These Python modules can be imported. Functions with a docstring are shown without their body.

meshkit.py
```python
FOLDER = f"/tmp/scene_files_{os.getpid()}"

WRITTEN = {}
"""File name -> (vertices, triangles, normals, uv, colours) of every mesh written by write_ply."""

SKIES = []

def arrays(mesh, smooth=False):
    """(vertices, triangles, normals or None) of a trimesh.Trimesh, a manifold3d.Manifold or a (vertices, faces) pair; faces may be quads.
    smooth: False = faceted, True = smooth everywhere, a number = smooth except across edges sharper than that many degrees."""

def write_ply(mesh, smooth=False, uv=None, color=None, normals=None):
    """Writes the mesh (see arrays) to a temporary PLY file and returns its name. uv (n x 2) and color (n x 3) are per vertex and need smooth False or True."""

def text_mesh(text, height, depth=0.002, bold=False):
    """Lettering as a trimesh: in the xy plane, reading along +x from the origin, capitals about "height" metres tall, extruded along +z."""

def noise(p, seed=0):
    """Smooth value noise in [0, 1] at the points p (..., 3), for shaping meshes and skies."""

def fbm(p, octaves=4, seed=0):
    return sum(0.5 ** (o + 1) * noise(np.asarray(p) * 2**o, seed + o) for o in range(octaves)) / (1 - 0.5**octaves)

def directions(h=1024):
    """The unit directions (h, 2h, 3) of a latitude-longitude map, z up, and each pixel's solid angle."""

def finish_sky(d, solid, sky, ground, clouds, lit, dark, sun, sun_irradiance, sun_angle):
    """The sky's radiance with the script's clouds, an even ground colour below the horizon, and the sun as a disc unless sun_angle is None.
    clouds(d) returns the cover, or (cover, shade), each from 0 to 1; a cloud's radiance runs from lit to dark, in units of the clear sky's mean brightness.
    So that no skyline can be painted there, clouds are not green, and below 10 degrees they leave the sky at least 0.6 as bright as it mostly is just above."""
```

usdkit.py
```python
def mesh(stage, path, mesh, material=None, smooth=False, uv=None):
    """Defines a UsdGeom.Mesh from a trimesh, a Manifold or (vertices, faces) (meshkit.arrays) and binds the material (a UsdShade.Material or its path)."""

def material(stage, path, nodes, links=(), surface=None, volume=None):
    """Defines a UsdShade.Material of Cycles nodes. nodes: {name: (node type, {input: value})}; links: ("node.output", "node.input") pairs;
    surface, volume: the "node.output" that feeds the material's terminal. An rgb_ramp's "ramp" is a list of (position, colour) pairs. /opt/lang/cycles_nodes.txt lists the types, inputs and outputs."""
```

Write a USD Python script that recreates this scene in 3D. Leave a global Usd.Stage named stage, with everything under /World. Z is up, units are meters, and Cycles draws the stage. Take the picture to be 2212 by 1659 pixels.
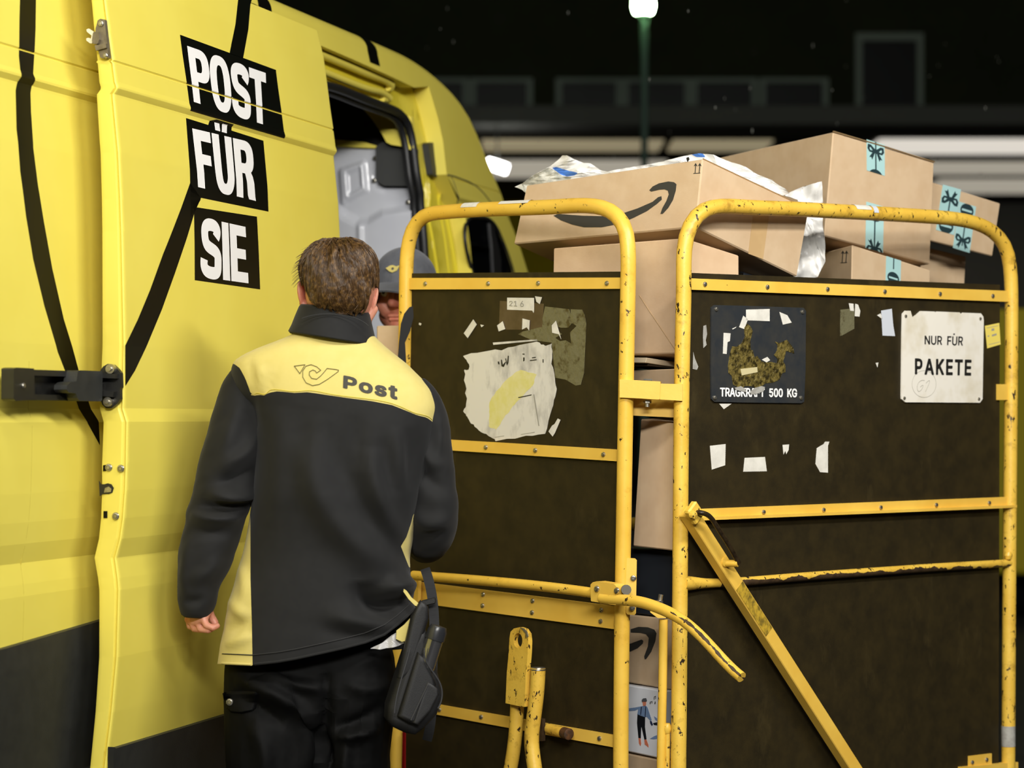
import math, random
import numpy as np, trimesh, manifold3d as m3, shapely
from shapely.geometry import Polygon, LineString, Point
from shapely import affinity
import usdkit, meshkit
from pxr import Usd, UsdGeom, UsdLux, UsdShade, Gf, Sdf, Vt

stage = Usd.Stage.CreateInMemory()
UsdGeom.SetStageUpAxis(stage, "Z"); UsdGeom.SetStageMetersPerUnit(stage, 1.0)
UsdGeom.Xform.Define(stage, "/World")
random.seed(4); np.random.seed(4)

# ---------------------------------------------------------------- camera, lights, exposure
F, CX, CY, HZ, CH = 5443.0, 1106.0, 829.5, 905.0, 1.40      # focal length in px of the 2212 px frame, horizon row, eye height
cam = UsdGeom.Camera.Define(stage, "/World/Camera")
HA = 36.0
cam.CreateHorizontalApertureAttr(HA)
cam.CreateFocalLengthAttr(HA * F / 2212)
cam.CreateVerticalApertureOffsetAttr((HZ - CY) / 2212 * HA)
cam.CreateFStopAttr(3.4); cam.CreateFocusDistanceAttr(5.9)
cam.CreateExposureAttr(0.17)
cam.CreateClippingRangeAttr((0.1, 500))
cx_ = UsdGeom.Xformable(cam)
cx_.AddTranslateOp().Set((0, 0, CH)); cx_.AddRotateXOp().Set(90.0)

def lin(c):
    c = np.asarray(c, float) / 255.0
    return np.where(c < 0.04045, c / 12.92, ((c + 0.055) / 1.055) ** 2.4)

dome = UsdLux.DomeLight.Define(stage, "/World/night_sky")
dome.CreateColorAttr(Gf.Vec3f(0.75, 0.85, 1.0)); dome.CreateIntensityAttr(0.0015)

def rect_light(name, pos, target, w, h, power, color):
    l = UsdLux.RectLight.Define(stage, "/World/" + name)
    l.CreateWidthAttr(w); l.CreateHeightAttr(h); l.CreateIntensityAttr(power); l.CreateColorAttr(Gf.Vec3f(*color))
    pos, target = np.array(pos, float), np.array(target, float)
    z = pos - target; z /= np.linalg.norm(z); x = np.cross([0, 0, 1.0], z); x /= np.linalg.norm(x); y = np.cross(z, x)
    m = Gf.Matrix4d(*x, 0, *y, 0, *z, 0, *pos, 1)
    UsdGeom.Xformable(l).AddTransformOp().Set(m)
    return l
# fluorescent tubes under the loading-dock canopy, behind and above the photographer
rect_light("canopy_lamp_near", (1.8, 3.9, 3.5), (0.0, 6.0, 1.4), 2.4, 0.30, 43, (1.0, 0.98, 0.94))
rect_light("canopy_lamp_far", (-0.6, 3.0, 4.2), (0.2, 6.2, 1.0), 2.2, 0.30, 22, (1.0, 0.98, 0.94))
rect_light("canopy_lamp_back", (0.4, -0.6, 3.7), (0.3, 6.0, 1.4), 3.0, 0.5, 68, (1.0, 0.98, 0.94))
# added fill light that brightens the far van and facade, no actual lamp
rect_light("yard_fill", (2.5, 15.0, 7.0), (2.8, 20, 1.5), 1.6, 1.0, 3.5, (1.0, 0.97, 0.86))

# ---------------------------------------------------------------- helpers
CAM = np.array([0, 0, CH])
def ray(px, py): return np.array([(px - CX) / F, 1.0, (HZ - py) / F])
def at(px, py, Y): return CAM + ray(px, py) * Y
def proj(v):
    v = np.asarray(v, float); d = v - CAM
    return np.stack([CX + F * d[..., 0] / d[..., 1], HZ - F * d[..., 2] / d[..., 1]], -1)
def nrm(v): v = np.asarray(v, float); return v / np.linalg.norm(v)
class Plane:
    def __init__(s, p, n, up=(0, 0, 1)):
        s.p, s.n = np.array(p, float), nrm(n)
        s.x = nrm(np.cross(up, s.n)); s.y = np.cross(s.n, s.x)
    def hit(s, px, py):
        r = ray(px, py); return CAM + r * (np.dot(s.p - CAM, s.n) / np.dot(r, s.n))
    def uv(s, px, py): d = s.hit(px, py) - s.p; return np.array([d @ s.x, d @ s.y])
    def shift(s, o): q = Plane(s.p + s.n * o, s.n); q.x, q.y = s.x, s.y; return q
    def lift(s, v):   # local x, y, z -> world
        v = np.asarray(v, float); return s.p + v[..., 0:1] * s.x + v[..., 1:2] * s.y + v[..., 2:3] * s.n

used, origin = {}, {}
def numbered(path):
    k = used.get(path, 0); used[path] = k + 1
    return path if k == 0 else f"{path}_{k:03d}"
def tag(prim, label=None, cat=None, group=None, kind=None):
    for k, v in (("label", label), ("category", cat), ("group", group), ("kind", kind)):
        if v: prim.SetCustomDataByKey(k, v)
def thing(name, label, cat, base, group=None, kind=None):
    p = numbered("/World/" + name)
    x = UsdGeom.Xform.Define(stage, p); base = np.array(base, float); x.AddTranslateOp().Set(Gf.Vec3d(*base))
    origin[p] = base; tag(x.GetPrim(), label, cat, group, kind); return p
def as_arrays(mesh):
    if isinstance(mesh, (list,)): mesh = cat(mesh)
    return mesh
def obj(name, mesh, mat, parent=None, smooth=30, label=None, category=None, group=None, kind=None):
    mesh = as_arrays(mesh)
    v, f, n = meshkit.arrays(mesh, smooth)
    if parent is None:
        p = numbered("/World/" + name); o = np.array([*(v[:, :2].min(0) + v[:, :2].max(0)) / 2, v[:, 2].min()])
    else:
        p = numbered(parent + "/" + name); o = origin[parent]
    origin[p] = o
    m = UsdGeom.Mesh.Define(stage, p); v = v - o
    if parent is None: m.AddTranslateOp().Set(Gf.Vec3d(*o))
    m.CreatePointsAttr(Vt.Vec3fArray.FromNumpy(v.astype(np.float32)))
    m.CreateFaceVertexCountsAttr(Vt.IntArray.FromNumpy(np.full(len(f), 3, np.int32)))
    m.CreateFaceVertexIndicesAttr(Vt.IntArray.FromNumpy(f.astype(np.int32).ravel()))
    m.CreateSubdivisionSchemeAttr("none")
    m.CreateExtentAttr([tuple(map(float, v.min(0))), tuple(map(float, v.max(0)))])
    if n is not None:
        m.CreateNormalsAttr(Vt.Vec3fArray.FromNumpy(n.astype(np.float32))); m.SetNormalsInterpolation("vertex")
    UsdShade.MaterialBindingAPI.Apply(m.GetPrim()).Bind(mat)
    tag(m.GetPrim(), label, category, group, kind)
    return p
def cat(ms):
    ms = [trimesh.Trimesh(*(lambda a: (a[0], a[1]))(meshkit.arrays(m)), process=False) for m in ms]
    return trimesh.util.concatenate(ms)
def tri(m): a = meshkit.arrays(m); return trimesh.Trimesh(a[0], a[1], process=False)

def box_axes(c, x, y, z, bevel=0.0):
    """box centred c with half-axis vectors x, y, z; bevel in metres"""
    c, x, y, z = (np.asarray(a, float) for a in (c, x, y, z)); L = [np.linalg.norm(a) for a in (x, y, z)]
    if bevel <= 0: v = [(i, j, k) for i in (-1, 1) for j in (-1, 1) for k in (-1, 1)]
    else:
        v = []
        for i in (-1, 1):
            for j in (-1, 1):
                for k in (-1, 1):
                    for a in range(3):
                        s = [1 - min(.49, bevel / l) for l in L]; s[a] = 1
                        v.append((i * s[0], j * s[1], k * s[2]))
    v = np.array(v); h = trimesh.convex.convex_hull(c + v @ np.array([x, y, z]))
    return h
def hull(pts): return trimesh.convex.convex_hull(np.asarray(pts, float))
def spline(pts, n):
    pts = np.asarray(pts, float)
    d = np.r_[0, np.cumsum(np.linalg.norm(np.diff(pts, axis=0), axis=1))]
    from scipy.interpolate import PchipInterpolator, CubicSpline
    return CubicSpline(d, pts)(np.linspace(0, d[-1], n))
def tube(pts, r, seg=16, caps=True, squash=None):
    """tube along a 3D polyline; r number or per-point list; closed."""
    pts = np.asarray(pts, float); n = len(pts); r = np.broadcast_to(np.asarray(r, float), (n,))
    t = np.gradient(pts, axis=0); t /= np.linalg.norm(t, axis=1)[:, None]
    a = np.array([0, 0, 1.0]) if abs(t[0][2]) < .9 else np.array([0, 1.0, 0])
    x = nrm(np.cross(a, t[0])); V = []
    th = np.linspace(0, 2 * np.pi, seg, endpoint=False)
    for i in range(n):
        x = nrm(x - t[i] * (x @ t[i])); y = np.cross(t[i], x)
        V.append(pts[i] + r[i] * (np.cos(th)[:, None] * x + np.sin(th)[:, None] * y))
    V = np.array(V).reshape(-1, 3); Fs = []
    for i in range(n - 1):
        for j in range(seg):
            a0, b0 = i * seg + j, i * seg + (j + 1) % seg; a1, b1 = a0 + seg, b0 + seg
            Fs += [(a0, b0, b1), (a0, b1, a1)]
    if caps:
        V = np.vstack([V, pts[0], pts[-1]]); c0, c1 = n * seg, n * seg + 1
        for j in range(seg):
            Fs += [(c0, (j + 1) % seg, j), (c1, (n - 1) * seg + j, (n - 1) * seg + (j + 1) % seg)]
    return trimesh.Trimesh(V, np.array(Fs), process=False)
def rod(a, b, r, seg=16): return tube([a, b], r, seg)
def poly_mesh(poly, thick, maxedge=None):
    parts = [g for g in getattr(poly, "geoms", [poly]) if g.area > 1e-9]
    m = trimesh.util.concatenate([trimesh.creation.extrude_polygon(g, thick, engine="earcut") for g in parts])
    if maxedge:
        v, f = trimesh.remesh.subdivide_to_size(m.vertices, m.faces, maxedge, max_iter=14)
        m = trimesh.Trimesh(v, f, process=False)
    return m
def plate(pl, px, thick=0.001, out=0.0, holes=(), round_=0.0, maxedge=None):
    """a flat piece cut from the plane: its outline and holes measured on the photograph, then built in the plane's own metres"""
    P = Polygon([pl.uv(*q) for q in px], [[pl.uv(*q) for q in h] for h in holes]).buffer(0)
    if round_: P = P.buffer(-round_).buffer(round_, quad_segs=5)
    m = poly_mesh(P, thick, maxedge); m.vertices = pl.lift(m.vertices + [0, 0, out]); return m
def text_on(pl, text, quad, thick=0.0008, out=0.0, grow=0.0, gap=None, maxedge=None):
    """lettering filling the quad tl, tr, br, bl (pixels) in the plane"""
    m = poly_mesh(text_shape(text, grow, gap), .1, maxedge); s = unit(m)
    q = [pl.hit(*p) for p in quad]; a, b = s[:, :1], s[:, 1:2]
    w = (q[3] * (1 - a) + q[2] * a) * (1 - b) + (q[0] * (1 - a) + q[1] * a) * b
    return trimesh.Trimesh(w + pl.n * (out + s[:, 2:] * thick), m.faces, process=False)
def glyphs(text, grow=0.0):
    """the lettering's outlines as one shapely shape, strokes grown by a share of the capital height"""
    m = meshkit.text_mesh(text, 1.0, .1, True); v = np.array(m.vertices); f = m.faces[(v[m.faces][:, :, 2] > .09).all(1)]
    return shapely.union_all([Polygon(t) for t in v[f][:, :, :2]]).buffer(.004).simplify(.008).buffer(grow, join_style=2).simplify(.010)
def text_shape(text, grow=0.0, gap=None):
    if gap is None: return glyphs(text, grow)
    out, x = [], 0.0
    for ch in text:
        if ch == " ": x += .3; continue
        g = glyphs(ch, grow); b = g.bounds; out.append(affinity.translate(g, x - b[0], 0)); x += b[2] - b[0] + gap
    return shapely.union_all(out)
def stroke(pts, w, cap=2, join=2): return LineString(pts).buffer(w / 2, cap_style=cap, join_style=join)
def arc(cx, cy, rx, ry, a0, a1, n=24): return [(cx + rx * math.cos(math.radians(a)), cy + ry * math.sin(math.radians(a))) for a in np.linspace(a0, a1, n)]
def heavy(ch, w=.60, s=.215):
    """heavy grotesque capitals, one unit tall"""
    def sup(cx, cy, rx, ry, e=2.6): a = np.linspace(0, 2 * np.pi, 72, endpoint=False); return Polygon(np.c_[cx + rx * np.sign(np.cos(a)) * np.abs(np.cos(a)) ** (2 / e), cy + ry * np.sign(np.sin(a)) * np.abs(np.sin(a)) ** (2 / e)])
    B = shapely.box
    if ch == "O": return sup(w * .54, .5, w * .54, .515).difference(sup(w * .54, .5, w * .54 - s, .515 - s * .82))
    if ch == "I": return B(0, 0, s * 1.02, 1)
    if ch == "T": return B(0, 1 - s * .88, w * .95, 1).union(B(w * .475 - s / 2, 0, w * .475 + s / 2, 1))
    if ch == "F": return shapely.union_all([B(0, 0, s, 1), B(0, 1 - s * .86, w * .86, 1), B(0, .5 - s * .40, w * .78, .5 + s * .42)])
    if ch == "E": return shapely.union_all([B(0, 0, s, 1), B(0, 1 - s * .86, w * .88, 1), B(0, .5 - s * .40, w * .82, .5 + s * .42), B(0, 0, w * .9, s * .86)])
    if ch == "U": o = sup(w * .5, .42, w * .5, .435); i = sup(w * .5, .42, w * .5 - s, .435 - s * .86); return shapely.union_all([o.difference(i).intersection(B(-1, -1, 2, .42)), B(0, .41, s, 1), B(w - s, .41, w, 1)])
    if ch in "PR":
        h = .43 if ch == "R" else .40; y0 = h; o = sup(w * .52, (1 + y0) / 2, w * .5, (1 - y0) / 2 + .0).union(B(0, y0, w * .5, 1)); i = sup(w * .50, (1 + y0) / 2, w * .5 - s * 1.0, (1 - y0) / 2 - s * .80).union(B(s * .9, y0 + s * .80, w * .48, 1 - s * .80))
        g = shapely.union_all([B(0, 0, s, 1), o.difference(i)])
        if ch == "R": g = g.union(Polygon([(w * .45, y0 + s * .5), (w * .72, y0 + s * .6), (w * .92, y0 - .03), (w * .97, y0 - .12), (w * 1.02, .06), (w * 1.05, 0), (w * 1.05 - s * 1.05, 0), (w * .97 - s, .06), (w * .93 - s, y0 - .12), (w * .52, y0 - .02)]))
        return g
    if ch == "S":
        p = spline([(w * .93 - s / 2, .70), (w * .80, .855), (w * .5, .905), (w * .22, .845), (s * .52, .705), (w * .26, .575), (w * .55, .495), (w * .82, .405), (w - s * .45, .265), (w * .80, .135), (w * .5, .090), (w * .20, .14), (s * .40, .31)], 60); return stroke(p, s * .98, 2, 1)
def heavy_text(t, gap=.045, w=.60, s=.215):
    out, x = [], 0.0
    for ch in t: g = heavy(ch, w, s); b = g.bounds; out.append(affinity.translate(g, x - b[0], 0)); x += b[2] - b[0] + gap
    return shapely.union_all(out)
def unit(m):
    v = np.array(m.vertices); lo, hi = v.min(0), v.max(0); return (v - lo) / (hi - lo)
def lathe(prof, c, axis, seg=20):
    """prof: (radius, height) list along axis from c"""
    axis = nrm(axis); x = nrm(np.cross(axis, [0.31, 0.77, 0.55])); y = np.cross(axis, x)
    th = np.linspace(0, 2 * np.pi, seg, endpoint=False); V, Fs = [], []
    for r, h in prof: V.append(np.asarray(c) + axis * h + max(r, 1e-5) * (np.cos(th)[:, None] * x + np.sin(th)[:, None] * y))
    n = len(prof); V = np.array(V).reshape(-1, 3)
    for i in range(n - 1):
        for j in range(seg):
            a0, b0 = i * seg + j, i * seg + (j + 1) % seg; Fs += [(a0, b0, b0 + seg), (a0, b0 + seg, a0 + seg)]
    return trimesh.Trimesh(V, np.array(Fs), process=False)
def bolt(c, n, r=0.0065, h=0.004):
    return lathe([(0, h), (r * .45, h), (r * .5, h * .6), (r * .55, h * .98), (r * .85, h * .8), (r, h * .3), (r, 0), (0, 0)][::-1], c, n, 12)
def grid_mesh(P):
    P = np.asarray(P); a, b = P.shape[:2]; i = np.arange(a * b).reshape(a, b)
    q = np.stack([i[:-1, :-1], i[1:, :-1], i[1:, 1:], i[:-1, 1:]], -1).reshape(-1, 4)
    return trimesh.Trimesh(P.reshape(-1, 3), np.vstack([q[:, [0, 1, 2]], q[:, [0, 2, 3]]]), process=False)
def smoothstep(x, a, b): t = np.clip((x - a) / (b - a), 0, 1); return t * t * (3 - 2 * t)
def seg_dist(p, line):
    """distance of points (n,2) to a polyline and the position along it 0..1"""
    line = np.asarray(line, float); best = np.full(len(p), 1e9); pos = np.zeros(len(p)); L = np.r_[0, np.cumsum(np.linalg.norm(np.diff(line, axis=0), axis=1))]
    for k in range(len(line) - 1):
        a, d = line[k], line[k + 1] - line[k]; t = np.clip(((p - a) @ d) / (d @ d), 0, 1); q = np.linalg.norm(p - a - t[:, None] * d, axis=1)
        m = q < best; best[m] = q[m]; pos[m] = ((L[k] + t * (L[k + 1] - L[k])) / L[-1])[m]
    return best, pos
def split_mesh(m, s):
    """cut a mesh along s == 0: returns (part with s > 0, part with s < 0)"""
    v, f = np.asarray(m.vertices), np.asarray(m.faces); s = np.where(np.abs(s) < 1e-9, 1e-9, s); pos = s > 0; V = list(v); new = {}
    def mid(a, b):
        k = (min(a, b), max(a, b))
        if k not in new: t = s[a] / (s[a] - s[b]); new[k] = len(V); V.append(v[a] + t * (v[b] - v[a]))
        return new[k]
    c = pos[f].sum(1); A, B = list(f[c == 3]), list(f[c == 0])
    for t in f[(c == 1) | (c == 2)]:
        one = 1 if pos[t].sum() == 1 else 0
        k = [i for i in range(3) if pos[t[i]] == bool(one)][0]; a, b, d = t[k], t[(k + 1) % 3], t[(k + 2) % 3]
        p, q = mid(a, b), mid(a, d); x, y = (A, B) if one else (B, A)
        x.append((a, p, q)); y += [(p, b, d), (p, d, q)]
    out = []
    for fs in (A, B):
        if not len(fs): out.append(None); continue
        t = trimesh.Trimesh(np.array(V), np.array(fs), process=False); t.remove_unreferenced_vertices(); out.append(t)
    return out
def poly_sd(p, poly):
    """signed distance in pixels to a polygon, > 0 inside"""
    pg = Polygon(poly); pts = shapely.points(p); d = shapely.distance(shapely.boundary(pg), pts)
    return np.where(shapely.contains(pg, pts), d, -d)
def to_man(m): a = meshkit.arrays(m); mm = trimesh.Trimesh(a[0], a[1]); mm.merge_vertices(); return m3.Manifold(m3.Mesh(np.asarray(mm.vertices, np.float32), np.asarray(mm.faces, np.uint32)))
def ball(c, r, seg=20): return m3.Manifold.sphere(r, seg).translate([float(x) for x in c])
def bone(a, ra, b, rb, seg=20): return m3.Manifold.batch_hull([ball(a, ra, seg), ball(b, rb, seg)])
def organic(ms, length=.012, it=8):
    u = m3.Manifold.batch_boolean(ms, m3.OpType.Add).refine_to_length(length); t = tri(u); t = trimesh.Trimesh(t.vertices, t.faces); t.merge_vertices()
    trimesh.smoothing.filter_taubin(t, lamb=.5, nu=.52, iterations=it); return t

# ---------------------------------------------------------------- materials
def mat(name, c, rough=.5, c2=None, scale=20, detail=3, lo=.35, hi=.65, chips=None, bump=0, bscale=200, bdist=.001, stretch=None, metal=0, spec=.5, coat=0, sheen=0, sss=0, emit=0, dirt=None, **extra):
    n, L = {"g": ("geometry", {}), "p": ("principled_bsdf", dict(roughness=rough, metallic=metal, specular_ior_level=spec, coat_weight=coat, sheen_weight=sheen, **extra))}, []
    vec = "g.position"
    if stretch: n["m"] = ("mapping", {"scale": stretch}); L.append((vec, "m.vector")); vec = "m.vector"
    src = None
    if c2 is not None:
        n["n1"] = ("noise_texture", dict(scale=scale, detail=detail, roughness=.6)); n["r1"] = ("rgb_ramp", {"ramp": [(lo, lin(c)), (hi, lin(c2))]})
        L += [(vec, "n1.vector"), ("n1.fac", "r1.fac")]; src = "r1.color"
    else: n["p"][1]["base_color"] = lin(c)
    for k, ch in enumerate([x for x in (dirt, chips) if x]):
        col, sc, th, soft = ch[:4]; st = ch[4] if len(ch) > 4 else None
        n[f"n2{k}"] = ("noise_texture", dict(scale=sc, detail=5, roughness=.65)); n[f"r2{k}"] = ("rgb_ramp", {"ramp": [(th, (0, 0, 0)), (th + soft, (1, 1, 1))]})
        n[f"x{k}"] = ("mix_color", {"b": lin(col), "fac": 0.0, **({} if src else {"a": lin(c)})})
        v2 = "g.position"
        if st: n[f"m2{k}"] = ("mapping", {"scale": st}); L.append((v2, f"m2{k}.vector")); v2 = f"m2{k}.vector"
        L += [(v2, f"n2{k}.vector"), (f"n2{k}.fac", f"r2{k}.fac"), (f"r2{k}.color", f"x{k}.fac")]
        if src: L.append((src, f"x{k}.a"))
        src = f"x{k}.result"
    if src: L.append((src, "p.base_color"))
    if bump:
        n["nb"] = ("noise_texture", dict(scale=bscale, detail=2)); n["b"] = ("bump", dict(strength=bump, distance=bdist))
        L += [(vec, "nb.vector"), ("nb.fac", "b.height"), ("b.normal", "p.normal")]
    if emit: n["p"][1]["emission_color"] = lin(c); n["p"][1]["emission_strength"] = emit
    return usdkit.material(stage, "/World/Looks/" + name, n, L, surface="p.BSDF")

VANY = mat("van_yellow", (228, 212, 92), .45, (224, 207, 86), 3, spec=.45, bump=.15, bscale=900, bdist=.0004)
VANG = mat("van_yellow_gloss", (226, 208, 62), .16, (220, 202, 56), 4, spec=.5, bump=.25, bscale=40, bdist=.002)
BLACKF = mat("black_film", (9, 10, 5), .4, spec=.2)
WHITEF = mat("white_film", (238, 236, 232), .45)
TRIM = mat("black_plastic", (34, 35, 33), .55, (40, 41, 38), 30, bump=.5, bscale=500, bdist=.0006)
BLKM = mat("black_metal", (26, 26, 24), .38, (32, 31, 28), 60, bump=.4, bscale=600, bdist=.0006)
RUBBER = mat("rubber", (24, 24, 24), .5)
GREYM = mat("grey_metal", (126, 116, 96), .45, (110, 100, 80), 80, metal=.5)
WHITEP = mat("white_plastic", (215, 208, 180), .4)
STEEL = mat("steel", (190, 186, 175), .3, (160, 155, 140), 150, metal=.9)
BULK = mat("bulkhead_grey", (198, 200, 205), .2, (190, 192, 199), 5, spec=.6)
DARKIN = mat("headliner_black", (20, 20, 18), .85)
DARKPL = mat("dark_grey_panel", (52, 53, 51), .7)
def glass_mat(name, tint, rough=.02):
    return usdkit.material(stage, "/World/Looks/" + name, {"t": ("transparent_bsdf", {"color": tint}), "g": ("glossy_bsdf", {"color": (.9, .9, .9), "roughness": rough}), "f": ("fresnel", {"IOR": 1.5}), "m": ("mix_closure", {})},
        [("f.fac", "m.fac"), ("t.BSDF", "m.closure1"), ("g.BSDF", "m.closure2")], surface="m.closure")
GLASS = glass_mat("tinted_glass", (.35, .38, .36))
# ================================================================ the van
VA = math.radians(16.5)
VD, VN = np.array([math.sin(VA), math.cos(VA), 0]), np.array([math.cos(VA), -math.sin(VA), 0])   # along the van, out of its side
VO = at(270, 700, 5.44) * [1, 1, 0] + [0, 0, CH]
BO = -0.11                                                          # body skin behind the open door's skin
_y = [-260, -60, 0, 64, 128, 131.5, 135, 176, 186, 191, 202, 208, 330, 430, 500, 700, 747, 883, 912, 1000, 1060, 1120, 1165, 1206, 1250, 1275, 1421, 1540, 1659, 1900]
_o = [-.10, -.053, -.0445, -.036, -.0262, -.0292, -.0255, -.0200, -.0165, -.0168, -.0250, -.0248, -.012, -.007, -.0045, 0, .001, -.002, .0075, .006, .004, -.001, -.008, -.020, -.0135, -.0115, -.016, -.028, -.044, -.075]
_z = [(HZ - y) / 1000.5 for y in _y]
def prof(z): return np.interp(z, _z[::-1], _o[::-1])
def vs(u, z, off): return VO + np.multiply.outer(u, VD) + np.multiply.outer(off, VN) + np.multiply.outer(z, [0, 0, 1.0])
def v_uz(px, py, base=0.0, p=True, extra=0.0):
    off = base
    for _ in range(6):
        w = Plane(VO + VN * (off + extra), VN).hit(px, py); z = w[2] - CH
        if p: off = base + prof(z)
    return np.array([(w - VO) @ VD, z])
def vplate(uz, base, thick, maxedge=.05, holes=(), useprof=True, round_=0):
    """plate following the side's profile: outer face at base, thick inward"""
    P = Polygon(uz, holes).buffer(0)
    if round_: P = P.buffer(-round_).buffer(2 * round_, quad_segs=4).buffer(-round_)
    m = poly_mesh(P, 1.0, None); v, f = np.array(m.vertices), m.faces
    v[:, 2] *= thick
    if maxedge: v, f = trimesh.remesh.subdivide_to_size(v, f, maxedge, max_iter=14)
    # finer where the profile bends
    off = base - thick + v[:, 2] + (prof(v[:, 1]) if useprof else 0)
    w = VO + v[:, :1] * VD + off[:, None] * VN + v[:, 1:2] * [0, 0, 1]
    return trimesh.Trimesh(w, f, process=False)
ZG = (HZ - 131.5) / 1000.5
def groove_cut(P): return P.buffer(0).difference(shapely.box(-9, ZG - .0022, 9, ZG + .0016))
def vshape(P, base=0.0, out=.0006, thick=.0005):
    P = groove_cut(P); parts = []
    for a, b in zip(zs_bands[:-1], zs_bands[1:]):
        q = P.intersection(shapely.box(-9, a, 9, b))
        for g in getattr(q, "geoms", [q]):
            if g.geom_type == "Polygon" and g.area > 1e-8:
                v, f = trimesh.creation.triangulate_polygon(g, engine="earcut"); v = np.c_[v, np.zeros(len(v))]
                parts.append(trimesh.Trimesh(v, f, process=False))
    m = trimesh.util.concatenate(parts); v = np.array(m.vertices); nf = m.faces
    off = base + prof(v[:, 1]) + out; w = VO + v[:, :1] * VD + off[:, None] * VN + v[:, 1:2] * [0, 0, 1]
    return trimesh.Trimesh(w, nf, process=False)
zs_bands = sorted(set([round(z, 5) for z in _z] + [round(z, 5) for z in np.linspace(-.95, 1.1, 90)]))
def vdecal(px, base=0.0, out=.0006, maxedge=.02, p=True): return vshape(Polygon([v_uz(*q, base, p, out) for q in px]), base, out)
def vtext(text, quad, base=0.0, out=.0012, gap=.045, w=.60, s=.215):
    g = heavy_text(text, gap, w, s); x0, y0, x1, y1 = g.bounds; q = np.array([v_uz(*p, base, True, out) for p in quad])
    g = g.segmentize(.05)
    def tr_(p): a, b = (p[:, :1] - x0) / (x1 - x0), (p[:, 1:2] - y0) / (y1 - y0); return (q[3] * (1 - a) + q[2] * a) * (1 - b) + (q[0] * (1 - a) + q[1] * a) * b
    return vshape(shapely.transform(g, tr_), base, out)

van = thing("delivery_van", "yellow high-roof delivery van with its side door slid open", "van", [*(VO + VD * .8 - VN * 1.0)[:2], 0])
W = v_uz(738, 600)[0]; ZT = v_uz(690, 68)[1]; ZB = (HZ - 1850) / 1000.5
zs = np.unique(np.r_[np.linspace(ZB, ZT, 60), [z for z in _z if ZB < z < ZT], [z + .002 for z in _z if ZB < z < ZT - .01]])[::-1]
def thick_at(z): return np.interp(z, [-.9, -.75, -.4, -.1, .2, .6, .9], [.036, .038, .048, .060, .053, .045, .034])
# --- sliding door: closed shell, outer skin with the pressed creases, lip along the edges
rows = []
for z in zs:
    o, t = prof(z), thick_at(z); us = np.linspace(.012, W - .012, 8)
    ring = [(0, o - .0045), (.001, o - .0015), (.004, o)] + [(u, o) for u in us] + [(W - .004, o), (W - .001, o - .0015), (W, o - .005), (W, o - t), *[(u, o - t) for u in us[::-1]], (.0, o - t), (-.003, o - t * .8), (-.002, o - t * .25), (.004, o - .0085)]
    rows.append([VO + VD * u + VN * k + np.array([0, 0, z]) for u, k in ring])
rows = np.array(rows); G = np.concatenate([rows, rows[:, :1]], 1)
dm = grid_mesh(G)
top = VO + VD * W / 2 + VN * (prof(zs[0]) - .02) + [0, 0, zs[0] + .004]
capv = np.vstack([rows[0], top]); nr = len(rows[0]); cap = trimesh.Trimesh(capv, [(nr, i, (i + 1) % nr) for i in range(nr)], process=False)
door = obj("sliding_door", [dm, cap], VANY, van, smooth=35, label="open sliding side door with black and white lettering")
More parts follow.
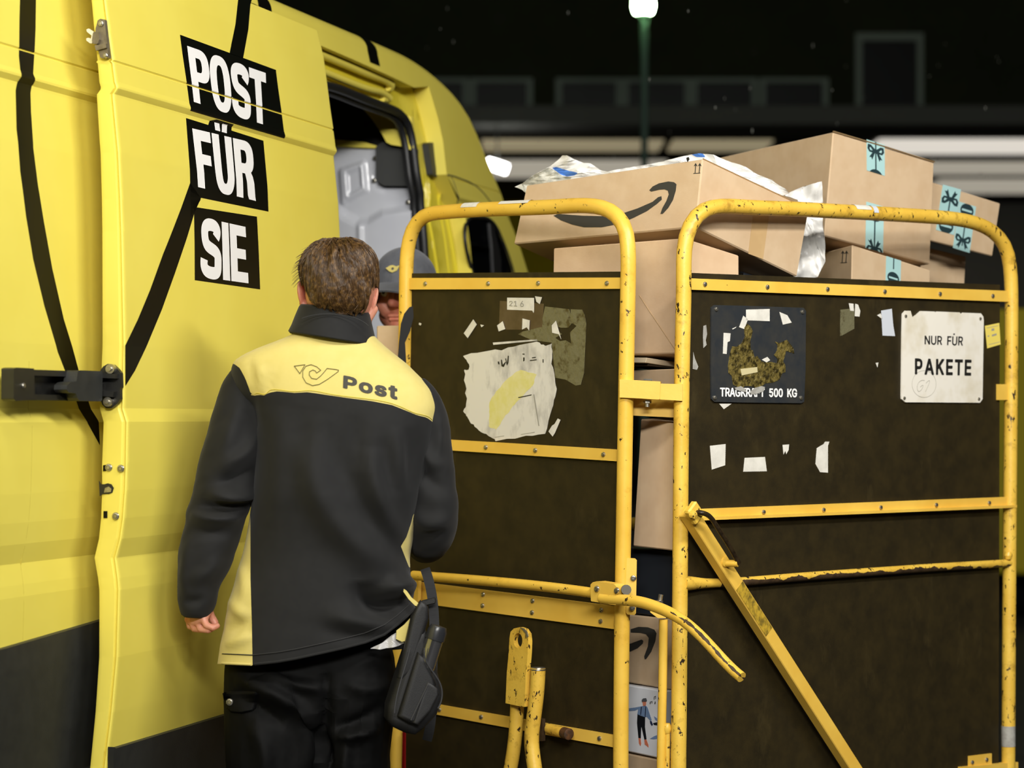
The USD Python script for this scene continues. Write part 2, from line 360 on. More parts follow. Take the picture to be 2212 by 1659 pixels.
# black message blocks, lettering, stripes
obj("lettering_block", [vdecal([(389, 75), (596, 151), (614, 299), (411, 239)], maxedge=.012)], BLACKF, door, smooth=False, label="top black block behind POST")
obj("lettering_block", [vdecal([(402, 255), (450, 270), (453, 261), (468, 258), (505, 269), (500, 282), (569, 304), (580, 457), (434, 427), (433, 432), (412, 470), (411, 395)], maxedge=.012)], BLACKF, door, smooth=False, label="middle black block behind FÜR")
obj("lettering_block", [vdecal([(419, 447), (555, 468), (562, 625), (421, 605)])], BLACKF, door, smooth=False, label="bottom black block behind SIE")
obj("lettering", vtext("POST", [(404, 97), (574, 156), (579, 274), (419, 222)], gap=.01), WHITEF, door, smooth=False, label="white POST lettering")
obj("lettering", vtext("FUR", [(415, 277), (546, 308), (553, 436), (428, 406)]), WHITEF, door, smooth=False, label="white FÜR lettering")
obj("lettering", [vdecal([(463, 264), (474, 267), (476, 284), (465, 281)], out=.0012), vdecal([(481, 267), (492, 270), (490, 288), (479, 285)], out=.0012)], WHITEF, door, smooth=False, label="white umlaut dots of FÜR")
obj("lettering", vtext("SIE", [(432, 467), (531, 489), (537, 614), (433, 600)], gap=.035), WHITEF, door, smooth=False, label="white SIE lettering")
obj("stripe", vdecal([(516, -14), (545, -4), (541, 10), (525, 126), (496, 116), (500, 95)]), BLACKF, door, smooth=False, label="black stripe running up from the POST block")
obj("stripe", vdecal([(411, 395), (434, 428), (420, 460), (405, 510), (378, 590), (350, 668), (318, 745), (292, 800), (271, 834), (271, 746), (298, 690), (325, 625), (352, 550), (372, 500), (392, 448)]), BLACKF, door, smooth=False, label="black stripe curving down from the FÜR block")
# black lower cladding
obj("cladding", vplate([v_uz(233, 1613), v_uz(238, 1616), v_uz(480, 1543), v_uz(728, 1472), v_uz(728, 1652), v_uz(480, 1740), v_uz(231, 1830)], .014, .014, .04), TRIM, door, label="black plastic lower cladding of the door")
# edge face: plane across the door's rear edge
def edge_plane(o=0.0): return Plane(VO - VD * (.0035 + o), -VD)
EP = edge_plane()
def screw(pl, px, py, r, h=.004): return bolt(pl.hit(px, py), pl.n, r, h)
for q in ((235, 1010), (261, 1012), (250, 1115)): obj("screw", screw(EP, *q, .0085, .004), STEEL, door)
for q in ([(223, 1005), (230, 1004), (230, 1017), (223, 1018)], [(224, 1104), (232, 1104), (232, 1119), (224, 1119)]): obj("slot", plate(EP, q, .0012), BLACKF, door, smooth=False, label="dark slot in the door edge")
obj("lock_opening", [plate(EP, [(214, 1038), (219, 1046), (226, 1046), (233, 1044), (241, 1046), (246, 1054), (243, 1064), (236, 1067), (222, 1067), (216, 1072)], .0012), ], BLACKM if False else BLKM, door, smooth=False, label="black lock opening in the door edge")
obj("lock_plate", plate(EP, [(228, 1054), (236, 1051), (242, 1056), (241, 1063), (226, 1064)], .002, .0012), STEEL, door, smooth=False)
# latch near the top
LP = EP
lt = obj("latch", [plate(LP, [(216, 46), (222, 42), (231, 44), (240, 126), (232, 128), (222, 126), (218, 112), (212, 106), (214, 96), (208, 92), (212, 62), (214, 56)], .012), plate(LP, [(211, 72), (222, 72), (224, 88), (220, 98), (212, 98), (208, 92)], .010, .012, round_=.003), plate(LP, [(213, 101), (238, 97), (238, 106), (216, 112)], .008, .012)], GREYM, door, label="grey metal latch at the top of the door edge")
obj("screw", [screw(LP.shift(.012), 219, 51, .007)], STEEL, door); obj("screw", screw(LP.shift(.012), 229, 120, .006), STEEL, door)
obj("latch_fork", [plate(LP, [(194, 66), (199, 64), (212, 73), (209, 80), (207, 96), (202, 96), (194, 90), (194, 85), (199, 84), (204, 86), (205, 79), (195, 71)], .007, .010, round_=.0015)], WHITEP, door, label="white plastic fork of the latch")
# roller arm on the body and bracket on the door edge
HB = Plane(VO - VN * .062, VN)
br = obj("hinge_bracket", [plate(EP, [(222, 800), (228, 792), (238, 786), (249, 788), (258, 796), (266, 806), (267, 836), (264, 841), (265, 862), (258, 873), (246, 882), (234, 882), (226, 874), (222, 862), (224, 836)], .012, round_=.003),
     plate(EP, [(214, 806), (262, 808), (262, 818), (214, 816)], .022, .010), plate(EP, [(206, 824), (230, 826), (230, 852), (206, 850)], .026, .006, round_=.004), plate(EP, [(232, 844), (258, 846), (256, 858), (232, 856)], .018, .010)], BLKM, door, label="black roller bracket bolted to the door edge")
for q in ((242, 797), (237, 868)): obj("bolt", lathe([(0, .016), (.005, .016), (.0055, .011), (.0105, .011), (.0105, 0), (0, 0)][::-1], EP.shift(.012).hit(*q), EP.n, 16), STEEL, door)
arm = obj("roller_rail", [plate(HB, [(22, 796), (28, 794), (66, 796), (68, 864), (26, 866), (22, 862)], .028, -.02, round_=.003), plate(HB, [(60, 798), (205, 803), (205, 815), (60, 811)], .03, -.03), plate(HB, [(60, 852), (205, 854), (205, 866), (60, 864)], .03, -.03), plate(HB, [(62, 806), (205, 808), (205, 860), (62, 858)], .004, -.028)], BLKM, van, label="black roller rail for the sliding door")
obj("rail_cover", [plate(HB, [(144, 802), (148, 800), (196, 802), (198, 806), (197, 864), (194, 867), (148, 866), (143, 860), (140, 850), (124, 848), (120, 842), (121, 832), (128, 826), (141, 824)], .03, -.004, round_=.0025), plate(HB, [(196, 822), (216, 824), (216, 848), (196, 846)], .02, -.01)], TRIM, van, label="square black cover on the roller rail")
obj("screw", screw(HB.shift(.008), 50, 833, .006), STEEL, van)

# --- body skin: rear quarter with the same creases, opening, cab
def roof_px(px, py): return v_uz(px, py, BO - .05)
roof = [roof_px(*q) for q in ((800, 92), (860, 119), (905, 150), (950, 191), (985, 240), (1012, 310), (1052, 400), (1090, 500), (1116, 585))]
ZR = roof_px(700, 50)[1]
ru = [-3.3, 0, roof_px(700, 50)[0]] + [p[0] for p in roof]; rz = [ZR, ZR, ZR] + [p[1] for p in roof]
uh = ru[-1] + .55; ru += [uh, uh + .55, uh + .75]; rz += [.12, -.02, -.35]      # windscreen down to the bonnet, nose
U0, U1, ZLOW = -3.3, uh + .85, -.95
uu = np.unique(np.r_[np.linspace(U0, ru[2], 14), np.linspace(ru[2], U1, 50)])
def rl(u): return np.interp(u, ru + [U1], rz + [-.75])
from scipy.ndimage import gaussian_filter1d
RD = .055
zl = gaussian_filter1d(rl(np.linspace(U0, U1, 600)), 4); rl2 = lambda u: np.interp(u, np.linspace(U0, U1, 600), zl)
side = [(U0, ZLOW)] + [(U1 - .02, ZLOW)] + [(u, rl2(u) - RD) for u in uu[::-1] if rl2(u) - RD > ZLOW]
opn_px = [(690, 97), (760, 127), (840, 163), (895, 189), (926, 187), (946, 254), (957, 305), (965, 377), (1005, 470), (1019, 588), (1030, 700), (1034, 900), (1030, 1250)]
opn = [v_uz(*q, BO) for q in opn_px]
opn = [(W - .25, opn[0][1] + .055)] + opn + [(opn[-1][0] - .03, -.80), (W - .25, -.80)]
opn = [tuple(p) for p in opn]
win = [tuple(v_uz(*q, BO)) for q in ((1009, 474), (1032, 470), (1056, 474), (1072, 492), (1088, 530), (1105, 580), (1116, 640), (1120, 690), (1032, 690), (1022, 590))]
WH = Polygon(win).buffer(.004)
Pside = Polygon(side, [opn, list(WH.exterior.coords)[:-1]]).buffer(0)
# clip the skin into horizontal bands so that creases stay crisp
parts = []
zc = sorted(set([ZLOW] + [z for z in _z if z > ZLOW] + [z for z in np.linspace(ZLOW, ZR, 24)]))
for a, b in zip(zc[:-1], zc[1:]):
    for k in range(0, 1):
        q = Pside.intersection(shapely.box(U0 - 1, a, U1 + 1, b))
        for g in getattr(q, "geoms", [q]):
            if g.area < 1e-7 or g.geom_type != "Polygon": continue
            v, f = trimesh.creation.triangulate_polygon(g, engine="earcut")
            v = np.c_[v, np.zeros(len(v))]; v, f = trimesh.remesh.subdivide_to_size(v, f, .25, max_iter=10); parts.append(trimesh.Trimesh(v, f, process=False))
sk = trimesh.util.concatenate(parts); v = np.array(sk.vertices); f = np.array(sk.faces)
off = BO + prof(v[:, 1]); out_v = VO + v[:, :1] * VD + off[:, None] * VN + v[:, 1:2] * [0, 0, 1]
skin = trimesh.Trimesh(out_v, f, process=False); inner = trimesh.Trimesh(out_v - VN * .03, f[:, ::-1], process=False)
obj("body_side", [skin], VANY, van, smooth=28, label="yellow pressed side panel of the van body")
obj("inner_side", [inner], DARKIN, van, smooth=28)
# roof shell, far side and front
R2 = []
for u in uu:
    z0 = rl2(u) - RD; o0 = BO + prof(z0); row = [(o0 - .09 * (1 - math.cos(t)) * (.8), z0 + RD * math.sin(t)) for t in np.linspace(0, math.pi / 2, 9)]
    z1 = row[-1][1]; row += [(o0 - .25, z1 + .003), (o0 - .6, z1 + .01), (o0 - 1.0, z1 + .015), (o0 - 1.5, z1 + .008)]
    row += [(-2.02 - .09 * (1 - math.cos(t)) * -.8 - .0, z0 + RD * math.sin(t)) for t in np.linspace(math.pi / 2, 0, 6)] + [(-2.07, min(.2, z0 - .02)), (-2.05, ZLOW)]
    R2.append([VO + VD * u + VN * o + np.array([0, 0, max(z, ZLOW)]) for o, z in row])
R2 = np.array(R2)
obj("roof", grid_mesh(R2), VANY, van, smooth=40, label="yellow roof and far side of the van")
ki = uu < ru[2] + .5
obj("inner_roof", grid_mesh(R2[ki][:, 9:] + np.array([0, 0, -.04]) + VN * np.r_[np.zeros(5), np.full(R2.shape[1] - 14, .03)][None, :, None]), DARKIN, van, smooth=40)
obj("cargo_floor", box_axes(VO + VD * ((U0 + U1) / 2 - .3) - VN * 1.09 + [0, 0, -.80], VD * ((U1 - U0) / 2 - .35), VN * .95, [0, 0, .03]), DARKPL, van)
obj("rear_wall", box_axes(VO + VD * (U0 + .02) - VN * 1.09 + [0, 0, .03], VD * .02, VN * .94, [0, 0, .97]), VANY, van)
for s, uw in ((-.34, U0 + .9), (-.34, U1 - .75), (-1.95, U0 + .9), (-1.95, U1 - .75)):
    w = lathe([(.05, .14), (.2, .13), (.21, .1), (.3, .12), (.33, .09), (.33, -.09), (.3, -.12), (.05, -.12)][::-1], VO + VD * uw + VN * (s + .02) - [0, 0, CH - .335], VN, 28)
    obj("wheel", w, RUBBER, van)
# stripes on the body
obj("stripe", vdecal([(44, -20), (78, -20), (77, 60), (74, 120), (72, 160), (72, 182), (66, 200), (67, 240), (72, 320), (82, 400), (95, 480), (113, 580), (138, 690), (170, 800), (212, 908), (216, 962), (190, 915), (160, 850), (125, 760), (96, 660), (72, 560), (57, 470), (44, 370), (36, 280), (34, 195), (40, 175), (41, 120)], BO), BLACKF, van, smooth=False, label="black stripe curving down the rear body panel")
def roof_strip(ua, ub, zg, label):
    sr = []
    for u in np.linspace(ua, ub, 6):
        z0 = rl2(u) - RD; o0 = BO + prof(z0); q = [(BO + prof(z) + .0015, z) for z in np.linspace(zg, z0, 12)] + [(o0 - .072 * (1 - math.cos(t)) + .0015 * math.cos(t), z0 + RD * math.sin(t) + .0015 * math.sin(t)) for t in np.linspace(.1, math.pi / 2, 9)]
        sr.append([VO + VD * u + VN * o + np.array([0, 0, z]) for o, z in q + [(q[-1][0] - .5, q[-1][1] + .009)]])
    obj("stripe", grid_mesh(np.array(sr)), BLACKF, van, smooth=40, label=label)
roof_strip(v_uz(800, 140, BO)[0], v_uz(821, 146, BO)[0], min(v_uz(800, 137, BO)[1], v_uz(821, 146, BO)[1]) + .004, "black stripe over the roof edge above the door opening")
roof_strip(v_uz(557, 10, BO)[0], v_uz(586, 24, BO)[0], ZT - .08, "short black stripe over the roof edge behind the door top")
# lower cladding of the rear quarter
obj("cladding", vplate([v_uz(-160, 1437, BO), v_uz(0, 1400, BO), v_uz(230, 1333, BO), v_uz(420, 1280, BO), v_uz(420, 1600, BO), v_uz(0, 1800, BO), v_uz(-160, 1850, BO)], BO + .016, .016, .05, round_=.01), TRIM, van, label="black plastic cladding of the rear quarter")
_s = [v_uz(66, y, BO) for y in range(780, 1390, 20)]; _s = np.array([[_s[6][0], z] for _, z in _s]); obj('panel_seam', tube(VO + _s[:, :1] * VD + (BO + prof(_s[:, 1]) - .0006)[:, None] * VN + _s[:, 1:] * [0, 0, 1], .0009, 6), mat('seam_olive', (190, 172, 62), .6), van, label='faint upright panel seam on the rear quarter')
# door frame inside the opening, recessed
seal_px = [(700, 184), (711, 186), (786, 213), (840, 233), (858, 241), (872, 252), (882, 268), (889, 292), (895, 330), (902, 385), (907, 428), (914, 490), (919, 555), (923, 640), (926, 800), (926, 1250)]
FO = BO - .055
fr = [tuple(v_uz(*q, FO)) for q in opn_px]
fr = [(W - .25, fr[0][1] + .05)] + fr + [(fr[-1][0], -.80), (W - .25, -.80)]
frame_outer = Polygon(fr).buffer(.03)
sl = [tuple(v_uz(*q, FO)) for q in seal_px]
frame_hole = Polygon([(W - .35, sl[0][1] + .03)] + sl + [(sl[-1][0], -.78), (W - .35, -.78)])
fp = frame_outer.difference(frame_hole)
fm = poly_mesh(fp, 1.0); v = np.array(fm.vertices); v[:, 2] *= .02; v, f = trimesh.remesh.subdivide_to_size(v, fm.faces, .06, max_iter=12)
wv = VO + v[:, :1] * VD + (FO - .02 + v[:, 2] + prof(v[:, 1]))[:, None] * VN + v[:, 1:2] * [0, 0, 1]
obj("door_frame", trimesh.Trimesh(wv, f, process=False), VANG, van, smooth=30, label="glossy yellow frame of the door opening")
jt = np.array(opn[1:-1]); jp = []
for d in np.linspace(0, -.06, 4): jp.append([VO + VD * u + VN * (BO + prof(z) + d) + np.array([0, 0, z]) for u, z in jt])
obj("door_jamb", grid_mesh(np.array(jp)), VANY, van, smooth=40)
sp = np.array([v_uz(*q, FO + .006) for q in seal_px]); sp = spline(sp, 60)
P3 = VO + sp[:, :1] * VD + (FO + .004 + prof(sp[:, 1]))[:, None] * VN + sp[:, 1:] * [0, 0, 1]
obj("door_seal", [tube(P3, .013, 12), tube(P3 - VN * .02 - np.gradient(P3, axis=0) * 0 + [0, 0, -.012] - VD * .01, .011, 10)], RUBBER, van, label="black rubber seal around the door opening")
# flutes on the pillar
ribs = []
for a, b, r in (((906, 196), (1003, 588), .010), ((938, 330), (985, 588), .012), ((925, 470), (960, 700), .008), ((950, 420), (975, 640), .006)):
    A, B = v_uz(*a, FO), v_uz(*b, FO); q = np.linspace(A, B, 14); ext = np.vstack([q, q[-1] + (q[-1] - q[-2]) * 14])
    ribs.append(tube(VO + ext[:, :1] * VD + (FO + prof(ext[:, 1]) - r * .25)[:, None] * VN + ext[:, 1:] * [0, 0, 1], r, 12))
obj("pillar_rib", ribs, VANG, van, label="glossy yellow pressed ribs of the pillar")
obj("door_buffer", vplate([v_uz(911, 312, FO), v_uz(915, 308, FO), v_uz(927, 309, FO), v_uz(931, 314, FO), v_uz(940, 374, FO), v_uz(936, 380, FO), v_uz(926, 383, FO), v_uz(921, 378, FO)], FO + .022, .022, .03, round_=.004), TRIM, van, label="black rubber buffer on the door pillar")
# upper guide rails in the recess
def vtube(px, base, r, n=40): q = spline(np.array([v_uz(*p, base) for p in px]), n); return tube(VO + q[:, :1] * VD + (base + prof(q[:, 1]))[:, None] * VN + q[:, 1:] * [0, 0, 1], r, 12)
obj("guide_rail", [vtube([(660, 104), (700, 121), (760, 146), (810, 166), (838, 178), (846, 184)], FO + .022, .011), vtube([(846, 184), (845, 189), (838, 190)], FO + .012, .010)], VANY, van, label="upper guide rail of the sliding door")
obj("guide_rail", [vtube([(660, 141), (700, 156), (760, 180), (805, 195), (832, 204), (842, 212)], FO + .018, .010), vtube([(842, 212), (838, 215), (826, 214)], FO + .008, .009)], VANY, van, label="lower guide rail of the sliding door")
# cab door: window, seams
obj("cab_window", vplate([tuple(p) for p in win], BO - .008, .005, .06, round_=.012), GLASS, van, label="dark cab door window")
obj("window_seal", vtube([(1021, 588), (1009, 478), (1014, 472), (1032, 470), (1056, 474), (1073, 493), (1089, 530), (1106, 580), (1117, 640)], BO - .002, .006, 60), RUBBER, van)
obj("window_divider", vplate([v_uz(1060, 482, BO), v_uz(1068, 488, BO), v_uz(1084, 560, BO), v_uz(1084, 690, BO), v_uz(1072, 690, BO)], BO - .002, .01, .06), RUBBER, van)
obj("door_seam", [vtube([(966, 378), (978, 380), (1000, 388), (1024, 400), (1045, 418), (1062, 440)], BO + .0, .0022, 40), vtube([(976, 381), (982, 400), (990, 430), (998, 470)], BO, .0016, 20)], DARKPL, van, label="dark seam of the cab door")
# bulkhead between cargo space and cab
bp = VO + VD * (v_uz(893, 420, FO)[0] + .06) + [0, 0, 0]
BP = Plane(bp, -VD)
def bulk_h(p):
    d, _ = seg_dist(p, [(700, 440), (732, 455), (750, 470), (775, 482), (800, 480), (830, 462), (870, 455), (920, 452)])
    below = p[:, 1] > np.interp(p[:, 0], [700, 732, 750, 775, 800, 830, 870, 920], [440, 455, 470, 482, 480, 462, 455, 452])
    h = .035 * smoothstep(np.where(below, d, -d), -14, 10)
    sd = poly_sd(p, [(741, 366), (787, 350), (792, 412), (746, 436)]); h += .016 * smoothstep(sd, -7, 7)
    sd2 = poly_sd(p, [(752, 374), (780, 362), (784, 406), (755, 424)]); h += -.010 * smoothstep(sd2, -4, 4)
    d2, _ = seg_dist(p, [(817, 380), (820, 395), (834, 404), (890, 408)]); h += -.012 * np.exp(-(d2 / 10) ** 2)
    d3, _ = seg_dist(p, [(786, 490), (790, 720)]); h += .008 * np.exp(-(d3 / 6) ** 2); d4, _ = seg_dist(p, [(738, 372), (742, 438)]); h += .01 * np.exp(-(d4 / 5) ** 2)
    return h
gx, gy = np.meshgrid(np.linspace(640, 912, 90), np.linspace(300, 1000, 170), indexing="ij"); pts = np.c_[gx.ravel(), gy.ravel()]
hh = bulk_h(pts); WP = np.array([BP.hit(*p) for p in pts]) + BP.n * hh[:, None]
bm = grid_mesh(WP.reshape(90, 170, 3)); s = poly_sd(pts, [(600, 309), (728, 309), (780, 312), (800, 316), (814, 319), (817, 330), (815, 378), (819, 394), (832, 403), (882, 405), (890, 412), (895, 440), (905, 700), (905, 1010), (600, 1010)])
obj("bulkhead", split_mesh(bm, s)[0], BULK, van, smooth=True, label="light grey pressed bulkhead inside the van")
for q in ((810, 342), (808, 390), (881, 437)): obj("screw", screw(BP.shift(.006), *q, .008), STEEL, van)
obj("bulkhead_cap", plate(BP, [(600, 298), (728, 302), (790, 308), (818, 316), (814, 321), (600, 312)], .01, .004), VANY, van)
obj("bulkhead_panel", plate(BP, [(816, 318), (830, 308), (850, 314), (905, 322), (905, 403), (832, 402), (820, 394), (816, 380)], .012, .006, round_=.006), DARKPL, van, label="dark grey panel on the bulkhead")
obj("inner_pillar", plate(BP, [(783, 219), (800, 222), (900, 256), (905, 330), (880, 320), (856, 316), (846, 311), (836, 292), (812, 258), (792, 236)], .02, .03, round_=.004), VANY, van, label="yellow inner roof pillar")
obj("headliner", plate(BP, [(560, 130), (700, 190), (858, 246), (876, 268), (884, 330), (890, 420), (800, 420), (800, 330), (560, 330)], .006, -.03), DARKIN, van, smooth=False)
# ================================================================ the parcel trolley
E1, E2 = nrm([-4976, F, 0]), nrm([5955, F, 0])                     # along its end (left, away) and along its side (right, away)
PE = Plane(at(1355, HZ, 6.0), [-E1[1], E1[0], 0]); PS = Plane(at(1477, HZ, 6.0), [E2[1], -E2[0], 0])
if PE.n[1] > 0: PE = Plane(PE.p, -PE.n)
if PS.n[1] > 0: PS = Plane(PS.p, -PS.n)
CARTY = mat("trolley_yellow", (232, 190, 76), .38, (224, 178, 64), 9, chips=((58, 42, 22), 46, .645, .02), dirt=((196, 150, 46), 14, .58, .2), bump=.25, bscale=140, bdist=.0008)
CARTW = mat("trolley_yellow_worn", (228, 188, 74), .42, (218, 174, 62), 11, chips=((46, 32, 18), 42, .605, .02, (1.6, 1.6, .8)), dirt=((170, 132, 44), 20, .55, .16), bump=.4, bscale=120, bdist=.001)
CARTR = mat("rail_yellow", (234, 192, 82), .42, (226, 180, 70), 7, chips=((70, 52, 28), 60, .74, .02), bump=.2, bscale=120, bdist=.0008)
BOARD = mat("brown_board", (46, 37, 13), .6, (34, 27, 8), 18, detail=6, dirt=((60, 50, 24), 9, .60, .2, (1, 1, .5)), bump=.25, bscale=420, bdist=.0006, spec=.3)
RUST = mat("bare_metal_brown", (74, 56, 36), .5, (52, 38, 24), 40, detail=5, bump=.4, bscale=300)
SCUFF = mat("scuffed_yellow", (190, 156, 48), .5, (110, 92, 34), 60, detail=6, lo=.42, hi=.62, stretch=(1, 1, .7), bump=.4, bscale=200)
PAPER = mat("paper", (222, 218, 206), .8, (206, 202, 190), 30)
PAPERB = mat("paper_grey", (196, 200, 206), .8)
PAPERD = mat("smudged_paper", (214, 210, 200), .8, (150, 146, 140), 16, detail=5, lo=.50, hi=.72, stretch=(1, 1, .45))
PAPERY = mat("faded_yellow_print", (212, 204, 120), .8, (218, 210, 150), 30)
TAPEO = mat("olive_tape", (104, 100, 74), .32, (66, 56, 32), 42, detail=5, lo=.52, hi=.66, bump=.8, bscale=60, bdist=.003)
TAPEC = mat("grey_tape", (170, 168, 160), .3, (150, 146, 138), 60)
SIGNW = mat("enamel_cream", (232, 226, 212), .35, (214, 204, 180), 11, lo=.5, hi=.75)
SIGND = mat("sign_slate", (44, 47, 50), .32, (54, 54, 52), 25, bump=.2, bscale=80)
INK = mat("ink_black", (24, 22, 18), .6)
PENCIL = mat("pencil_grey", (150, 146, 134), .8)
NOTEY = mat("note_yellow", (228, 206, 96), .75)
REDM = mat("red_tape", (130, 14, 16), .4)
base_pt = at(1800, HZ, 6.6)
tr = thing("parcel_trolley", "yellow tube-framed parcel trolley with dark brown board walls and signs", "trolley", [base_pt[0] - .35, base_pt[1] + .35, 0])
TR = .0187
def pts_on(pl, px): return np.array([pl.hit(*q) for q in px])
def arch(pl, px, n=90): return spline(pts_on(pl, px), n)
lf = [(841, 1700), (857, 1600), (866, 1200), (873, 850), (877, 640), (878, 575), (883, 525), (895, 490), (917, 467), (950, 459), (1000, 455), (1100, 450.5), (1200, 446.5), (1272, 444.5), (1305, 450), (1333, 467), (1350, 495), (1356.5, 535), (1357, 600), (1353, 800), (1348, 1080), (1343, 1400), (1341, 1659)]
rf = [(1465.5, 1659), (1468, 1400), (1470.5, 1050), (1475, 720), (1477, 600), (1478, 545), (1484, 507), (1498, 476), (1522, 454), (1556, 446), (1610, 447.5), (1700, 451), (1800, 456), (1900, 461.5), (2000, 467.5), (2070, 474), (2118, 486), (2153, 508), (2174, 540), (2182, 580), (2185, 650), (2185, 720), (2183, 948), (2180, 1300), (2178, 1650)]
def posts_down(P): return np.vstack([[*P[0][:2], .40], P, [*P[-1][:2], .40]])
lp = pts_on(PE, lf); lp[0] = lp[1] + (lp[1] - lp[2]) * .25
def frame_tube(P):
    q = spline(P, 130); return tube(np.vstack([[*q[0][:2], .40], q, [*q[-1][:2], .40]]), TR, 20)
obj("end_frame", frame_tube(lp), CARTY, tr, smooth=50, label="bent yellow tube frame of the trolley's short end")
obj("side_frame", frame_tube(pts_on(PS, rf)), CARTW, tr, smooth=50, label="bent yellow tube frame of the trolley's long side, paint chipped")
# boards
BE, BS = PE.shift(-.004), PS.shift(-.004)
lowE, lowS = 1830, 1790
obj("end_board", plate(BE, [(880, 590.5), (1352, 586.5), (1335, 1780), (848, 1690)], .012, -.012), BOARD, tr, smooth=False, label="dark brown board of the short end")
obj("side_board", plate(BS, [(1480, 589), (2160, 615), (2157, 1700), (1467, 1800)], .012, -.012), BOARD, tr, smooth=False, label="dark brown board of the long side")
# rails with bolts
def rail(pl, quad, bolts, name="rail", flange=None, m=None, out=.001, thick=.008, label=None):
    ms = [plate(pl, quad, thick, out)]
    if flange: ms.append(plate(pl, flange, .022, out))
    p = obj(name, ms if flange else ms[0], m or CARTR, tr, smooth=False, label=label)
    for b in bolts: obj("bolt", bolt(pl.shift(out + thick).hit(*b), pl.n, .0062, .0045), STEEL, p)
rail(BE, [(888, 600.8), (1345, 599.8), (1345, 624.2), (888, 625.5)], [(919, 613), (1055, 612.6), (1163, 612), (1311.5, 612)])
rail(BE, [(880, 944), (1340, 971), (1340, 996.5), (880, 966.5)], [(1050, 966), (1157, 972.7), (1304, 981.7)])
rail(BE, [(870, 1252), (1335, 1309), (1335, 1359), (870, 1297)], [(1044, 1284), (1043, 1308), (1151, 1298), (1150, 1323), (1299, 1318), (1298, 1342)])
rail(BE, [(868, 1507), (1335, 1588), (1335, 1614.5), (868, 1528)], [(950, 1533), (1040, 1548.6), (1295.5, 1595)])
rail(BS, [(1485, 601.5), (2178, 628.8), (2178, 652.4), (1485, 626)], [(1522, 614), (1657, 620), (1787, 624.8), (1910.6, 630), (2030, 635), (2144, 639.5)])
rail(BS, [(1484, 1100), (2172, 1073.2), (2172, 1091), (1484, 1118.5)], [(1649, 1106.4), (1778.7, 1101.7), (1902, 1096.5), (2022, 1091), (2136.5, 1086.6)], flange=[(1484, 1118), (2182, 1090.5), (2182, 1096), (1484, 1124.5)])
obj("tab", plate(BS, [(2152, 830), (2180, 830), (2180, 864), (2152, 864)], .008, 0), CARTR, tr, smooth=False)
lug = obj("foot_plate", plate(BS, [(2090, 1633), (2138, 1627), (2138, 1668), (2090, 1668)], .006, 0.001), CARTR, tr, smooth=False)
for b in ((2100, 1647), (2131, 1641)): obj("bolt", bolt(BS.shift(.007).hit(*b), BS.n, .006, .004), STEEL, lug)
# base: frame beams, deck, castors
cE, cS = PE.p, PS.p
o2 = np.array([cE[0] + .06, cE[1] + .02, 0])
LE, LS = .86, 1.36
mid = o2 + E1 * LE / 2 + E2 * LS / 2
obj("base_frame", [box_axes(o2 + E2 * LS / 2 + [0, 0, .395], E2 * (LS / 2 + .06), E1 * .025, [0, 0, .045], .004), box_axes(o2 + E1 * LE + E2 * LS / 2 + [0, 0, .395], E2 * (LS / 2 + .06), E1 * .025, [0, 0, .045], .004),
    box_axes(o2 + E1 * LE / 2 + [0, 0, .395], E1 * LE / 2, E2 * .025, [0, 0, .045], .004), box_axes(o2 + E1 * LE / 2 + E2 * LS + [0, 0, .395], E1 * LE / 2, E2 * .025, [0, 0, .045], .004), plate(PS.shift(.02), [(2085, 1658), (2206, 1647), (2206, 1720), (2085, 1730)], .02, -.03)], CARTR, tr, smooth=False, label="yellow base beams of the trolley")
obj("deck", box_axes(mid + [0, 0, .43], E2 * (LS / 2 - .02), E1 * (LE / 2 - .02), [0, 0, .012]), BOARD, tr, smooth=False)
for a in (.1, .9):
    for b in (.08, .92):
        c = o2 + E1 * LE * a + E2 * LS * b
        w = obj("castor", [lathe([(.02, .03), (.1, .028), (.12, .02), (.12, -.02), (.1, -.028), (.02, -.03)][::-1], c + [0, 0, .12], E1, 24)], RUBBER, tr)
        obj("fork", [box_axes(c + E1 * .04 + [0, 0, .22], E2 * .025, E1 * .003, [0, 0, .12]), box_axes(c - E1 * .04 + [0, 0, .22], E2 * .025, E1 * .003, [0, 0, .12]), box_axes(c + [0, 0, .34], E2 * .05, E1 * .05, [0, 0, .008])], STEEL, w, smooth=False)
# far walls of the trolley (out of the photo's sight)
for nm, p0, d, L in (("far_frame", o2 + E2 * LS, E1, LE), ("back_frame", o2 + E1 * LE, E2, LS)):
    a, b = p0 + d * .03, p0 + d * (L - .03)
    if nm == "far_frame": q = [a + [0, 0, .4], a + [0, 0, 1.15], a + [0, 0, 1.24], a + d * .05 + [0, 0, 1.3], b - d * .05 + [0, 0, 1.3], b + [0, 0, 1.24], b + [0, 0, 1.15], b + [0, 0, .4]]
    else: q = [a + [0, 0, .4], a + [0, 0, .95], a + [0, 0, 1.04], a + d * .05 + [0, 0, 1.1], b - d * .05 + [0, 0, 1.1], b + [0, 0, 1.04], b + [0, 0, .95], b + [0, 0, .4]]
    obj(nm, tube(np.array(q), TR, 12), CARTY, tr)
